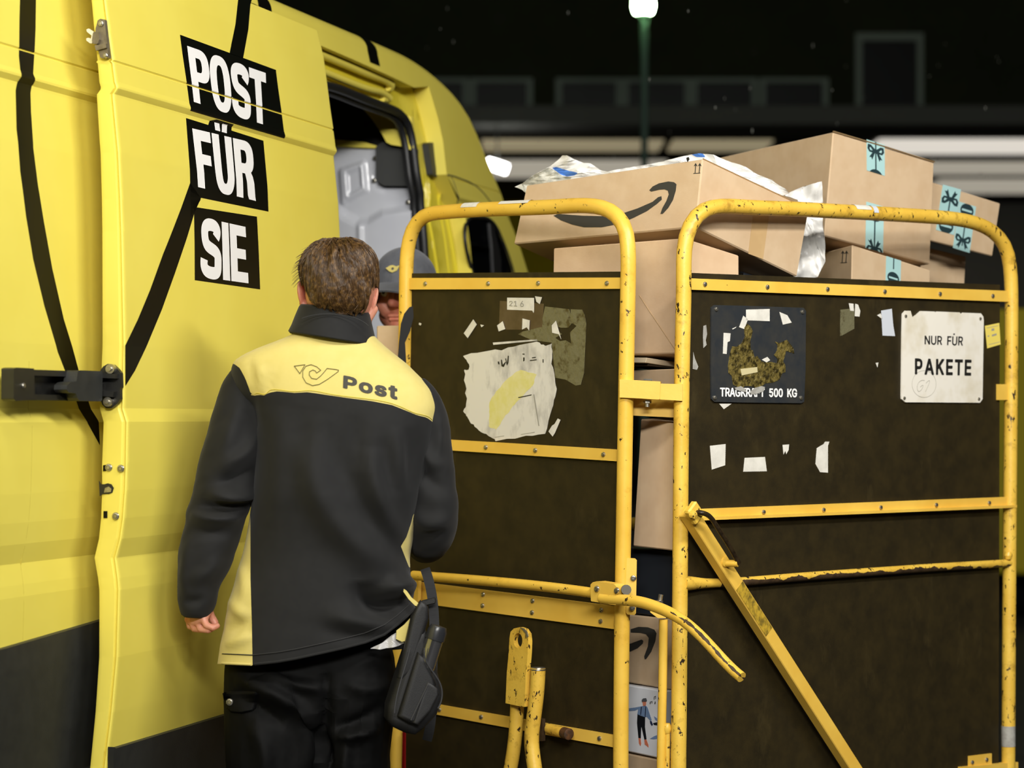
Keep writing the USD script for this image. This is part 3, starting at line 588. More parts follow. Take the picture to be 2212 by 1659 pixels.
# corner bridge between the two frames
C1 = Plane(PE.p + PE.n * .024, [-.12, -1, 0])
obj("corner_bracket", [plate(C1, [(1339, 819.5), (1426, 824), (1427, 826), (1425.5, 861), (1424, 863), (1339, 858.5)], .006, 0), plate(C1, [(1339, 819.5), (1426, 824), (1426, 828), (1339, 824)], .05, -.05), plate(C1, [(1339, 855), (1424, 859), (1424, 863), (1339, 858.5)], .05, -.05)], CARTR, tr, smooth=False, label="yellow flat bracket bridging the trolley's corner")
obj("corner_bracket", plate(C1, [(1420, 828.5), (1474, 829.5), (1474, 866), (1420, 862.5)], .014, -.014), CARTR, tr, smooth=False, label="short yellow bracket welded to the long side's post")
obj("bolt", [rod(C1.hit(1397, 864) - C1.n * .02, C1.hit(1397, 879) - C1.n * .02, .006, 10), rod(C1.hit(1397, 864) - C1.n * .02, C1.hit(1397, 871) - C1.n * .02, .010, 6)], STEEL, tr)
CB = Plane(PE.p - PE.n * .0 + np.array([0, .045, 0]), [-.12, -1, 0])
obj("corner_bar", plate(CB, [(1352, 858), (1478, 866), (1478, 903), (1352, 897)], .02, -.02), CARTR, tr, smooth=False, label="inner yellow cross bar at the corner")
# latch rod and handle
LR = PE.shift(.045)
r1 = arch(LR, [(893, 1243), (1000, 1251), (1100, 1259.5), (1200, 1270), (1294, 1283)], 30)
hd = arch(LR.shift(.01), [(1300, 1292), (1345, 1296), (1380, 1300), (1425, 1314), (1462, 1332), (1490, 1352), (1510, 1370), (1535, 1396), (1570, 1434), (1602, 1463)], 70)
latch = obj("latch_rod", tube(r1, .0125, 16), CARTY, tr, smooth=50, label="straight yellow latch rod across the short end")
t = tube(hd, np.interp(np.linspace(0, 1, 70), [0, .5, .56, 1], [.0135, .0135, .0125, .0125]), 24)
pp = proj(t.vertices); c2 = proj(hd); dd, pos = seg_dist(pp, c2); tang = np.gradient(c2, axis=0); k = np.clip((pos * 69).astype(int), 0, 69)
sgn = ((pp - c2[k]) * np.c_[tang[k][:, 1], -tang[k][:, 0]]).sum(1) / np.linalg.norm(tang[k], axis=1)
nz = meshkit.fbm(t.vertices * 60, 4) - .5
s = np.where((pos > .42), 10 - np.abs(sgn - 1.5) * np.interp(pos, [.42, .55, 1], [6, 2.6, 3.4]) + nz * 26 - 2, -10)
worn, paint = split_mesh(t, s)
hp = obj("latch_handle", paint, CARTY, tr, smooth=50, label="curved yellow latch handle with the paint worn off along its top")
if worn is not None: obj("bare_metal", worn, RUST, hp, smooth=50, label="bare brown metal where the paint is worn off")
cl = obj("latch_clamp", [plate(LR, [(1287, 1262), (1292, 1257), (1300, 1255), (1338, 1261), (1343, 1266), (1343, 1306), (1338, 1306), (1288, 1298)], .03, -.012, round_=.003)], CARTR, tr, label="yellow clamp holding the latch rod")
for b in ((1290, 1272), (1333, 1276)): obj("bolt", bolt(LR.shift(.018).hit(*b), LR.n, .008, .005), STEEL, cl)
obj("latch_pin", rod(PE.shift(.0).hit(1349, 1274), PE.shift(.052).hit(1353, 1274), .012, 14), mat("pin_grey", (84, 80, 68), .5), tr)
bp_ = obj("hinge_plate", plate(C1.shift(-.02), [(1352, 1207), (1356, 1205), (1372, 1206), (1376, 1210), (1374, 1325), (1371, 1328), (1356, 1327), (1353, 1323)], .008, 0), CARTR, tr, smooth=False, label="yellow plate bolted to the end frame's post")
for b in ((1368, 1249), (1366, 1313)): obj("bolt", bolt(C1.shift(-.012).hit(*b), C1.n, .0075, .005), STEEL, bp_)
obj("end_stop", [plate(PE.shift(.03), [(887, 1236), (898, 1238), (896, 1300), (888, 1300)], .01, -.02)], CARTR, tr, smooth=False)
# second, thin upright in the corner gap, with bolt and tab
GP = Plane(PE.p + np.array([.09, -.005, 0]), [0, -1, 0])
obj("upright", tube(spline(pts_on(GP, [(1433, 1338), (1432.5, 1400), (1431, 1500), (1429.5, 1570), (1428, 1659), (1426, 1780)]), 30), .0106, 16), CARTY, tr, smooth=50, label="thin yellow upright in the corner gap")
obj("upright", [tube(spline(pts_on(GP, [(1442, 1562), (1442, 1600), (1441, 1659), (1440, 1780)]), 20), .0066, 12), lathe([(0, .012), (.008, .010), (.0125, 0), (.008, -.012), (0, -.013)][::-1], GP.hit(1441, 1573), [0, 0, 1], 12)], CARTW, tr, smooth=50, label="thinner rod with a rounded head beside the upright")
obj("tab", plate(GP, [(1404, 1316), (1436, 1322), (1438, 1334), (1420, 1334), (1404, 1322)], .03, -.015), CARTW, tr, smooth=False)
obj("bolt", [rod(GP.hit(1424, 1306), GP.hit(1428, 1284), .006, 10), rod(GP.hit(1423, 1308), GP.hit(1424, 1297), .010, 8)], STEEL, tr)
# drawbar folded up in front of the end
DP = PE.shift(.085)
eye = plate(DP, [(1110, 1375), (1112, 1364), (1119, 1357), (1130, 1354.5), (1141, 1358), (1148, 1368), (1150, 1385), (1149, 1410), (1145, 1460), (1142, 1526), (1128, 1524), (1101, 1518), (1104, 1450), (1107, 1420)], .014, 0, holes=[[(1128 + 9.5 * math.cos(a), 1383 + 16 * math.sin(a)) for a in np.linspace(0, 2 * math.pi, 20, endpoint=False)]])
ey = obj("drawbar_eye", eye, CARTW, tr, smooth=30, label="flat drawbar eye plate with a hole and dirty paint")
obj("ring_wear", plate(DP, [(1134, 1354.5), (1142, 1357), (1149, 1366), (1151, 1374), (1148, 1378), (1145, 1367), (1139, 1359)], .003, .0135), mat("bright_steel", (160, 155, 140), .35, metal=.8), ey, smooth=False, label="bright worn steel edge of the eye")
D1, D2 = DP.shift(-.018), DP.shift(-.006)
obj("drawbar_arm", tube(spline(np.vstack([pts_on(D1, [(1120, 1470), (1117, 1530), (1113, 1590), (1108, 1630), (1098, 1680)]), PE.shift(.03).hit(1020, 1800)]), 50), .0172, 18), CARTW, tr, smooth=50, label="left drawbar tube bent outward")
obj("drawbar_arm", tube(spline(np.vstack([pts_on(D2, [(1162.5, 1443), (1160, 1490), (1153, 1550), (1148.5, 1600), (1151, 1630), (1156, 1665)]), PE.shift(.03).hit(1185, 1800)]), 50), .0182, 18), CARTW, tr, smooth=50, label="right drawbar tube with an open top end")
obj("tube_end", lathe([(0, .001), (.017, .001), (.0186, -.004), (.0184, -.006)][::-1], D2.hit(1162.5, 1442.5), [0, 0, 1], 18), STEEL, tr)
sb = obj("stub", rod(PE.shift(.022).hit(1186, 1574), PE.shift(.036).hit(1229, 1586), .0135, 18), CARTW, tr, label="short tube stub on the lowest rail")
obj("rust_end", lathe([(0, .0015), (.010, .0015), (.0142, 0), (.0142, -.022), (.0136, -.024)][::-1], PE.shift(.036).hit(1229.2, 1586), nrm(PE.shift(.036).hit(1229, 1586) - PE.shift(.022).hit(1186, 1574)), 16), mat("rust", (92, 56, 26), .6, (50, 34, 20), 60), sb, label="rusty open end")
obj("tab", plate(PE.shift(.02), [(1171, 1551), (1178, 1552), (1178, 1600), (1171, 1600)], .01, 0), RUST, tr, smooth=False)
# crossbar of the long side, its underside bare
xb = spline(pts_on(PS.shift(.006), [(1474, 1260), (1500, 1260), (1540, 1259.5), (1600, 1256.5), (1700, 1248.5), (1800, 1241), (1900, 1234), (2000, 1227), (2100, 1221), (2184, 1216)]), 220)
rr = np.interp(proj(xb)[:, 0], [1474, 1490, 1520, 1545, 2200], [.0175, .0168, .0122, .0108, .0106])
t = tube(xb, rr, 28); px_ = proj(t.vertices)[:, 0]; zc_ = np.interp(px_, proj(xb)[:, 0], xb[:, 2])
nz = meshkit.fbm(t.vertices * 38, 4, 5) - .5
s = np.where(px_ > 1550, -(t.vertices[:, 2] - zc_) + nz * .030 + np.interp(px_, [1550, 1562, 1700, 1900, 2180], [-.02, .006, .002, .000, -.004]), -.02)
worn, paint = split_mesh(t, s)
xp = obj("crossbar", paint, CARTW, tr, smooth=50, label="yellow crossbar with its underside worn to bare brown metal")
obj("bare_metal", worn, RUST, xp, smooth=50, label="bare brown underside of the crossbar")
obj("weld_bead", [lathe([(0, .012), (.008, .009), (.011, 0), (.008, -.010), (0, -.012)][::-1], PS.shift(.012).hit(2178, 1200), [0, 0, 1], 12)], CARTY, tr)
# diagonal brace: square tube, handle loop, scuffed stretch
DB = PS.shift(.05)
def strip(pl, a, b, w, thick, out, bev=.002):
    A, B = pl.hit(*a), pl.hit(*b); d = B - A; L = np.linalg.norm(d); d /= L; s = np.cross(pl.n, d); c = (A + B) / 2 + pl.n * (out + thick / 2)
    return box_axes(c, d * L / 2, s * w / 2, pl.n * thick / 2, bev)
br1 = obj("brace", strip(DB, (1494, 1104), (1905, 1745), .036, .030, -.03), CARTR, tr, smooth=False, label="diagonal yellow square-tube brace across the long side")
obj("scuffed_patch", strip(DB, (1597, 1265), (1661, 1365), .030, .0012, 0, 0), SCUFF, br1, smooth=False, label="scuffed stretch of the brace with scratched paint")
obj("brace_head", [strip(DB, (1484, 1093), (1503, 1122), .040, .018, 0, .004), lathe([(0, .012), (.009, .009), (.011, 0)][::-1], DB.shift(.018).hit(1495, 1112), DB.n, 12)], CARTW, br1, smooth=False)
loop = spline(np.vstack([DB.shift(.008).hit(1503, 1107), pts_on(DB.shift(.03), [(1516, 1108), (1532, 1115), (1548, 1137), (1568, 1168), (1588, 1202), (1596, 1217)])]), 40)
obj("brace_handle", tube(loop, .006, 12), mat("handle_dark_steel", (70, 56, 36), .35, (40, 30, 20), 60, metal=.5), br1, smooth=50, label="dark bent rod handle on the brace")
obj("brace_peg", [rod(DB.hit(1566, 1217), DB.shift(.03).hit(1594, 1217), .0085, 14), lathe([(0, .010), (.012, .004), (.016, -.01), (.018, -.02)][::-1], DB.hit(1566, 1214), DB.n, 14)], CARTY, br1)
# grey tape on the far post, red tape on the near-left post
def tape_ring(pl, c, h, m, r=TR + .0008, **k):
    a, b = pl.hit(c[0], c[1]), pl.hit(c[0], c[1] + h); obj("tape", lathe([(r - .001, 0), (r, 0), (r, np.linalg.norm(b - a)), (r - .001, np.linalg.norm(b - a))][::-1], b, [0, 0, 1], 20), m, tr, smooth=40, **k)
tape_ring(PS, (2178, 1568), 44, TAPEC, label="grey tape wrapped around the far post")
obj("tape", plate(PE.shift(.012), [(833, 1590), (841, 1590), (838, 1720), (831, 1720)], .004, 0), REDM, tr, smooth=False, label="red tape beside the end frame's far post")
obj("tape", plate(PE.shift(.012), [(872, 1575), (877, 1575), (876, 1720), (871, 1720)], .004, 0), REDM, tr, smooth=False, label="thin red tape strip right of the end frame's far post")
# stickers on the top tubes
def tube_patch(pl, x0, x1, y, m, up=.55, dn=-.2, label=None):
    """label remnant stuck round the upper front of the top tube"""
    rows = []
    for x in np.linspace(x0, x1, 12):
        c = pl.hit(x, y(x)); th = np.linspace(dn, math.pi * up, 8)
        rows.append([c + (TR + .0009) * (math.cos(a) * pl.n + math.sin(a) * np.array([0, 0, 1])) for a in th])
    obj("sticker", grid_mesh(np.array(rows)), m, tr, smooth=60, label=label)
yl = lambda x: np.interp(x, [950, 1000, 1100, 1200, 1272], [459, 455, 450.5, 446.5, 444.5]); yr = lambda x: np.interp(x, [q[0] for q in rf[9:16]], [q[1] for q in rf[9:16]])
tube_patch(PE, 1006, 1040, yl, PAPER, .62, .35); tube_patch(PE, 1086, 1150, yl, PAPER, .62, .6)
tube_patch(PS, 1840, 1872, yr, PAPER, .6, .35); tube_patch(PS, 1876, 1886, yr, PAPERB, .6, .0)
# papers on the end board
def paper(pl, px, m=PAPER, out=.0004, thick=.0005, label=None, parent=None, name="sticker"):
    return obj(name, plate(pl, px, thick, out), m, parent or tr, smooth=False, label=label)
p = paper(BE, [(1096, 643), (1154, 643.5), (1154, 671), (1153, 676), (1150, 671), (1096, 669)], label="white label with a pencilled number 21 6")
obj("lettering", text_on(BE, "21 6", [(1101, 650), (1132, 650), (1132, 663), (1101, 661)], out=.0010, grow=-.03), PENCIL, p, smooth=False)
for q in ([(1157, 640), (1172, 642), (1167, 657), (1160, 652)], [(1023.5, 690), (1031, 701), (1011.5, 730.5), (1003, 720)], [(1075, 703), (1087, 694), (1092.5, 711), (1078.5, 716)], [(1130, 688), (1145.5, 692), (1144, 714), (1139, 707), (1129, 712)], [(1186, 721), (1200, 758), (1188, 1)] [:0] or [(1193, 703), (1202, 693), (1213.5, 733), (1208, 722), (1194, 719)], [(1206, 904), (1212, 907), (1200, 935), (1195, 943), (1186, 932), (1194, 919), (1199, 916)], [(1039, 701), (1047, 703), (1041, 707)]):
    paper(BE, q, out=.0016)
paper(BE, [(906, 697), (911, 699), (909, 703), (905, 701)])
tp = [(1178, 662), (1230, 668), (1234, 680), (1233, 668), (1258, 669), (1264, 682), (1267, 700), (1262, 806), (1255, 831), (1244, 833), (1222, 820), (1200, 816), (1192, 740), (1150, 735), (1120, 722), (1130, 716), (1172, 706), (1172, 690)]
obj("sticker", plate(BE, tp, .0006, .0003, holes=[[(1190, 700), (1212, 708), (1228, 708), (1236, 698), (1246, 704), (1232, 718), (1234, 742), (1222, 735), (1210, 737), (1200, 730), (1214, 722)]]), TAPEO, tr, smooth=False, label="torn olive packing tape on the short end's board")
obj("sticker", plate(BE, [(1080, 650), (1175, 656), (1172, 712), (1078, 712)], .0003, .0001), mat("faded_tape", (84, 68, 50), .35, (72, 56, 38), 30), tr, smooth=False, label="faint clear tape below the number label")
rng = np.random.default_rng(3)
def ragged(px, amp, n=4):
    out = []
    for a, b in zip(px, px[1:] + px[:1]):
        for k in range(n): t = k / n; q = np.array(a) * (1 - t) + np.array(b) * t; out.append(tuple(q + (rng.normal(0, amp, 2) if k else 0)))
    return out
big = ragged([(1001, 769), (1060, 757), (1110, 749), (1160, 738), (1178, 747), (1192, 742), (1193, 774), (1199, 818), (1202, 846), (1192, 885), (1178, 937), (1126, 944), (1071, 953), (1056, 942), (1035, 930), (1018, 915), (1010, 900), (1001, 888), (1007, 878), (1008, 840), (1003, 800), (1013, 798), (1012, 785)], 1.2)
p = obj("poster", plate(BE, big, .0006, .0003), PAPERD, tr, smooth=False, label="torn smudged white notice with faded yellow print on the short end")
obj("yellow_print", plate(BE, ragged([(1125, 799), (1160, 809), (1152, 832), (1124, 862), (1108, 878), (1090, 902), (1072, 928), (1056, 920), (1058, 895), (1058, 870), (1072, 846), (1090, 825), (1112, 806)], 1.0), .0002, .0010), PAPERY, p, smooth=False, label="faded yellow print")
obj("lettering", [plate(BE, q, .0002, .0012) for q in ([(1076, 781), (1079, 781), (1080, 787), (1077, 787)], [(1083, 777), (1085, 777), (1087, 788), (1092, 782), (1094, 782), (1089, 793), (1084, 791)], [(1092, 775), (1094, 774), (1096, 784), (1098, 768), (1100, 769), (1099, 784), (1096, 790)], [(1129, 764), (1134, 764), (1134, 766), (1130, 766)], [(1131, 772), (1134, 772), (1134, 779), (1131, 781)], [(1120, 858), (1149, 852), (1149, 854), (1121, 860)], [(1173, 776), (1175, 776), (1175, 784), (1173, 783)], [(1145, 778), (1160, 776), (1160, 778), (1146, 780)], [(1150, 772), (1158, 771), (1158, 773), (1150, 774)])], INK, p, smooth=False, kind="stuff")
obj("lettering", [plate(BE, q, .0002, .0012) for q in ([(1070, 944), (1090, 941), (1090, 942), (1070, 945)], [(1126, 938), (1156, 933), (1156, 934), (1126, 939)], [(1153, 852), (1155, 852), (1166, 920), (1164, 920)])], PENCIL, p, smooth=False, kind="stuff")
paper(BE, [(1065, 740), (1160, 733), (1162, 736), (1066, 745)], PAPERD, label="torn strip of paper above the smudged notice")
# scraps and signs on the long side
for q in ([(1533, 963), (1567, 959), (1566, 1005), (1537, 1014.5)], [(1608, 989), (1652, 987), (1656, 1018), (1605, 1019)], [(1690, 961), (1704, 960), (1703, 972), (1698, 981), (1696, 974), (1692, 982)], [(1764, 968), (1779, 959), (1782, 954), (1791, 954), (1788, 963), (1788, 1021), (1771, 1020), (1761, 1002)], [(1833, 655), (1843, 656), (1844, 672), (1836, 671)], [(1847, 656), (1853, 658), (1858, 672), (1856, 684), (1846, 683)], [(1894, 681), (1902, 677), (1906, 690)], [(1553, 872), (1580, 872), (1563, 884)], [(1891, 784), (1897, 783), (1895, 794)]):
    paper(BS, q, PAPER)
paper(BS, [(1903, 671), (1926, 667), (1929, 702), (1933, 726), (1906, 725)], PAPERB, label="grey paper scrap left of the cream sign")
obj("sticker", plate(BS, [(1815, 669), (1845, 666), (1845, 710), (1818, 725), (1814, 726)], .0005, .0003), TAPEO, tr, smooth=False, label="piece of olive tape on the long side")
for q in ([(1519, 704), (1525, 702), (1527, 722), (1524, 735), (1526, 745), (1519, 752), (1518, 725)], [(1497, 760), (1501, 775), (1508, 792), (1505, 799), (1496, 797)]): paper(BS, q, TAPEC)
p = paper(BS, [(2127, 704), (2158, 697.5), (2161, 744), (2132, 752.5)], NOTEY, label="small yellow printed note beside the cream sign")
obj("lettering", [plate(BS, q, .0002, .0010) for q in ([(2141, 710), (2147, 709), (2147, 714), (2141, 715)], [(2133, 725), (2136, 724), (2136, 727), (2133, 728)], [(2142, 723), (2152, 720), (2152, 724), (2142, 727)], [(2131, 708), (2155, 703), (2155, 704), (2131, 709)], [(2135, 744), (2159, 738), (2159, 739), (2135, 745)])], PENCIL, p, smooth=False, kind="stuff")
# slate sign: TRAGKRAFT 500 KG
SG = BS
sl_ = obj("load_sign", plate(SG, [(1534, 664), (1541, 659), (1600, 660.5), (1733, 665), (1738, 672), (1737, 800), (1734, 868), (1728, 871), (1600, 869.5), (1540, 868), (1534, 862), (1533, 800)], .004, .0008, round_=.003), SIGND, tr, label="slate grey metal sign reading TRAGKRAFT 500 KG under torn tape")
obj("lettering", text_on(SG, "TRAGKRAFT  500  KG", [(1552, 837), (1718, 839.5), (1718, 858.5), (1552, 857)], out=.0050, grow=.012), WHITEF, sl_, smooth=False, label="white TRAGKRAFT 500 KG lettering")
for b in ((1547, 668), (1733, 674), (1543.5, 859), (1730, 859.5)): obj("screw", bolt(SG.shift(.0048).hit(*b), SG.n, .0055, .004), STEEL, sl_)
for q in ([(1608, 669), (1659, 667.5), (1659, 694), (1608, 692)], [(1602, 682), (1612, 690), (1604, 711), (1593, 707)], [(1680, 674), (1697, 681), (1706.5, 697), (1687.5, 701.5)], [(1559.5, 719), (1574.5, 720), (1573, 737), (1568, 739), (1566, 765), (1558, 764)], [(1578, 710), (1587, 706), (1586, 708), (1579, 712)], [(1642, 777), (1654, 771), (1660, 778), (1652, 783)], [(1695, 754), (1708, 763), (1699, 759)]):
    paper(SG, q, out=.0052, parent=sl_)
pl_ = SG.shift(.0052)
obj("torn_tape", plate(SG, [(1578, 748), (1587, 749), (1598, 742), (1605, 728), (1604, 708), (1610, 699), (1618, 706), (1622, 716), (1617, 736), (1618, 756), (1622, 757), (1626, 772), (1632, 769), (1641, 781), (1652, 783), (1662, 782), (1674, 785), (1676, 775), (1668, 767), (1675, 757), (1676, 745), (1670, 738), (1681, 741), (1696, 734), (1710, 752), (1712, 764), (1694, 758), (1692, 768), (1688, 780), (1693, 790), (1693, 804), (1686, 806), (1680, 820), (1667, 826), (1650, 828), (1640, 836), (1628, 838), (1620, 834), (1605, 834), (1596, 840), (1580, 831), (1577, 812), (1570, 806), (1569, 790), (1573, 765)], .001, .0050, maxedge=None), mat("torn_tape_olive", (112, 98, 50), .28, (44, 38, 18), 75, detail=6, lo=.42, hi=.60, bump=1, bscale=90, bdist=.006), sl_, smooth=False, label="torn brown tape remnants on the slate sign")
obj("torn_tape", plate(SG, [(1595, 797), (1631, 793), (1632, 804), (1598, 811)], .001, .0062), mat("beige_paper", (196, 184, 138), .7), sl_, smooth=False, label="beige label scrap under tape")
obj("torn_tape", plate(SG, [(1582, 838), (1596, 834), (1605, 840), (1608, 848), (1600, 845), (1587, 843)], .001, .0062), TAPEC, sl_, smooth=False); obj("torn_tape", plate(SG, [(1626, 838), (1640, 834), (1648, 836), (1645, 845), (1630, 851), (1620, 852), (1614, 848)], .001, .0062), TAPEC, sl_, smooth=False)
# cream sign: NUR FÜR PAKETE
cr = obj("parcel_sign", plate(SG, [(1947, 678), (1953, 671.5), (1964, 671.5), (1968, 686), (1977, 680), (1986, 672), (2016, 673), (2018, 676.5), (2021, 673), (2070, 675), (2074, 680), (2077, 675.5), (2116, 677), (2121, 684), (2122, 692), (2119.5, 862), (2114, 870), (1953, 869), (1945, 862), (1944.5, 855), (1946, 720)], .004, .0008), SIGNW, tr, smooth=False, label="chipped cream sign reading NUR FÜR PAKETE")
ll = obj("lettering", text_on(SG, "NUR  FUR", [(1994, 725), (2077, 727), (2076, 747), (1994, 744)], out=.0050, grow=-.012), INK, cr, smooth=False, label="black NUR FÜR lettering")
obj("lettering", plate(SG, [(2056, 720.5), (2059, 720.5), (2059, 723.5), (2056, 723.5)], .0006, .005), INK, cr, smooth=False)
pk = text_on(SG, "PAKETE", [(1973, 774), (2095, 777), (2094, 812), (1973, 809)], out=.0050, grow=.012, gap=.22)
obj("lettering", pk, INK, cr, smooth=False, label="black PAKETE lettering")
circ = [(1996 + 26 * math.cos(a), 829.5 + 29 * math.sin(a)) for a in np.linspace(0, 2 * math.pi, 40)]
obj("lettering", tube(np.array([SG.shift(.005).hit(*q) for q in circ]), .0005, 6, caps=False), PENCIL, cr, smooth=False, label="pencilled circle")
obj("lettering", [tube(spline(np.array([SG.shift(.005).hit(*q) for q in g]), 20), .0006, 6) for g in ([(1997, 822), (1988, 823), (1981, 836), (1983, 845), (1990, 842), (1994, 833), (1988, 836)], [(2000, 828), (2007, 822), (1999, 846)])], PENCIL, cr, smooth=False, label="pencilled 61 inside the circle")
for b in ((1956, 683), (2117, 688.5), (1953, 860), (2114, 862)): obj("screw", bolt(SG.shift(.0048).hit(*b), SG.n, .0045, .0035), STEEL, cr)
# strap tied to the end frame
SPn = Plane(at(876, 700, 6.52), [0, -1, 0])
st = [(884, 664), (892, 661), (893.5, 685), (886, 715), (875, 740), (878, 790), (859, 780), (862, 739), (866, 700), (873, 678)]
obj("webbing_strap", plate(SPn, st, .004, 0, maxedge=.02), mat("black_webbing", (17, 17, 18), .8, (12, 12, 13), 200), None, smooth=False, label="black webbing strap hanging from the trolley's end frame", category="strap")
# ================================================================ parcels
CARD = mat("cardboard", (200, 174, 140), .75, (193, 165, 130), 16, bump=.25, bscale=220, bdist=.0006)
CARD2 = mat("cardboard_pinkish", (208, 178, 142), .75, (200, 168, 132), 14, bump=.25, bscale=220, bdist=.0006)
CARDIN = mat("cardboard_edge", (176, 146, 104), .8)
NAVY = mat("navy_card", (32, 36, 42), .6)
PRINT = mat("print_charcoal", (52, 50, 44), .65)
TEAL = mat("teal_tape", (168, 206, 204), .3); TEALINK = mat("teal_ink", (38, 58, 62), .4)
CLEART = mat("clear_tape", (196, 164, 118), .12, (190, 158, 112), 20)
WHITEBX = mat("white_carton", (238, 240, 244), .5)
MAILER = mat("white_mailer", (226, 224, 218), .35, (218, 216, 210), 40, bump=.25, bscale=60, bdist=.001)
MAILG = mat("mailer_grey_print", (150, 150, 138), .5, (190, 186, 170), 90); MAILB = mat("mailer_blue", (70, 120, 196), .4)
def carton_pts(A, L, R, YA, YL, YR):
    """A, L, R: ((x, y) top, (x, y) bottom) of the near, left and right upright edges"""
    P = [at(*A[0], YA), at(*A[1], YA), at(*L[0], YL), at(*L[1], YL), at(*R[0], YR), at(*R[1], YR)]
    return P + [P[2] + P[4] - P[0], P[3] + P[5] - P[1]]
def carton(name, label, A, L, R, Y, m=CARD, group=None, bevel=.003, cat_="box", open_=False):
    P = carton_pts(A, L, R, *Y)
    P[3] = Plane(P[0], np.cross(P[1] - P[0], P[2] - P[0])).hit(*L[1]); P[5] = Plane(P[0], np.cross(P[1] - P[0], P[4] - P[0])).hit(*R[1]); P[7] = P[3] + P[5] - P[1]
    At, Ab, Lt, Lb, Rt, Rb, Ft, Fb = P
    nb = {0: (1, 2, 4), 1: (0, 3, 5), 2: (0, 3, 6), 3: (1, 2, 7), 4: (0, 5, 6), 5: (1, 4, 7), 6: (2, 4, 7), 7: (3, 5, 6)}
    vs_ = []
    for k, ns in nb.items():
        e = [nrm(P[n] - P[k]) * bevel for n in ns]; vs_ += [P[k] + e[0] + e[1], P[k] + e[0] + e[2], P[k] + e[1] + e[2]]
    t = thing(name, label, cat_, [*np.mean(P, 0)[:2], min(p[2] for p in P)], group)
    body = hull(vs_)
    if open_:
        c = np.mean(P[:8], 0); up = At - Ab; k = lambda i: P[i] + (nrm(c - P[i] - up * ((c - P[i]) @ up) / (up @ up))) * .006
        inn = hull([k(0) + up * .2, k(2) + up * .2, k(4) + up * .2, k(6) + up * .2, k(1) + up * .3, k(3) + up * .3, k(5) + up * .3, k(7) + up * .3]); body = to_man(body) - to_man(inn)
    obj("carton", body, m, t, smooth=False)
    def face(a, b, c):
        n = np.cross(b - a, c - a); pl = Plane(a, n)
        if np.dot(pl.n, a - CAM) > 0: n = -n
        return Plane(a, n)
    FL, FR, FT = face(At, Ab, Lt), face(At, Ab, Rt), face(At, Lt, Rt)
    return t, FL, FR, FT, P
def bow_tape(t, pl, O, U, V, parts):
    """teal ribbon tape; O: pixel of its middle top, U: pixel vector across (half width), V: pixel vector along"""
    O, U, V = np.array(O, float), np.array(U, float), np.array(V, float)
    q = lambda u, v: tuple(O + U * u + V * v)
    tp = obj("ribbon_tape", plate(pl, [q(-1, 0), q(1, 0), q(1, 1), q(-1, 1)], .0006, .0003), TEAL, t, smooth=False, label="pale teal tape printed with dark bows")
    k = np.linalg.norm(U) / np.linalg.norm(V)              # v units of one u
    def bow(vc, flip=1):
        f = k * flip; sh = [Polygon([(0, -.1), (.55, -.55), (.85, -.55), (.9, -.1), (.7, .2), (.35, .2)]).difference(Polygon([(.3, 0), (.6, -.35), (.72, -.2), (.62, .05)])),]
        sh += [affinity.scale(sh[0], -1, 1, origin=(0, 0)), Point(0, 0).buffer(.22), Polygon([(.05, 0), (.22, 0), (.68, .75), (.48, .72), (.40, .95)]), Polygon([(-.05, 0), (-.22, 0), (-.68, .75), (-.48, .72), (-.40, .95)])]
        g = shapely.union_all([x.buffer(.02) for x in sh]); return shapely.transform(g, lambda p: np.c_[p[:, 0], vc + p[:, 1] * f])
    def seal(vc, top=True):
        c = Point(0, 0).buffer(.78); c = c.difference(shapely.box(-.6, -.12, .6, .12)); return shapely.transform(c, lambda p: np.c_[p[:, 0], vc + p[:, 1] * k])
    G = []
    for kind, v, *f in parts:
        G.append(bow(v, *(f or [1])) if kind == "bow" else seal(v) if kind == "seal" else shapely.box(-.07, v, .07, f[0]))
    g = shapely.union_all(G).intersection(shapely.box(-.98, .0, .98, 1.0))
    uvs = shapely.transform(g, lambda p: np.array([pl.uv(*q(a, b)) for a, b in p]))
    m = poly_mesh(uvs, .0003); m.vertices = pl.lift(m.vertices + [0, 0, .001]); obj("bow_print", m, TEALINK, tp, smooth=False, kind="stuff")
def up_arrows(t, pl, x, y, w, h):
    for dx in (0, w):
        X = x + dx; obj("arrow_mark", [plate(pl, [(X - .8, y + 5), (X + .8, y + 5), (X - .6, y + h), (X - 2.2, y + h)], .0003, .0004), plate(pl, [(X, y), (X + 4, y + 7), (X, y + 5.4), (X - 4, y + 7)], .0003, .0004)], PRINT, t, smooth=False, label="printed this-way-up arrow", kind="stuff")
    obj("arrow_mark", plate(pl, [(x - 5, y + h), (x + w + 1, y + h - .8), (x + w + 1, y + h + .6), (x - 5, y + h + 1.4)], .0003, .0004), PRINT, t, smooth=False)
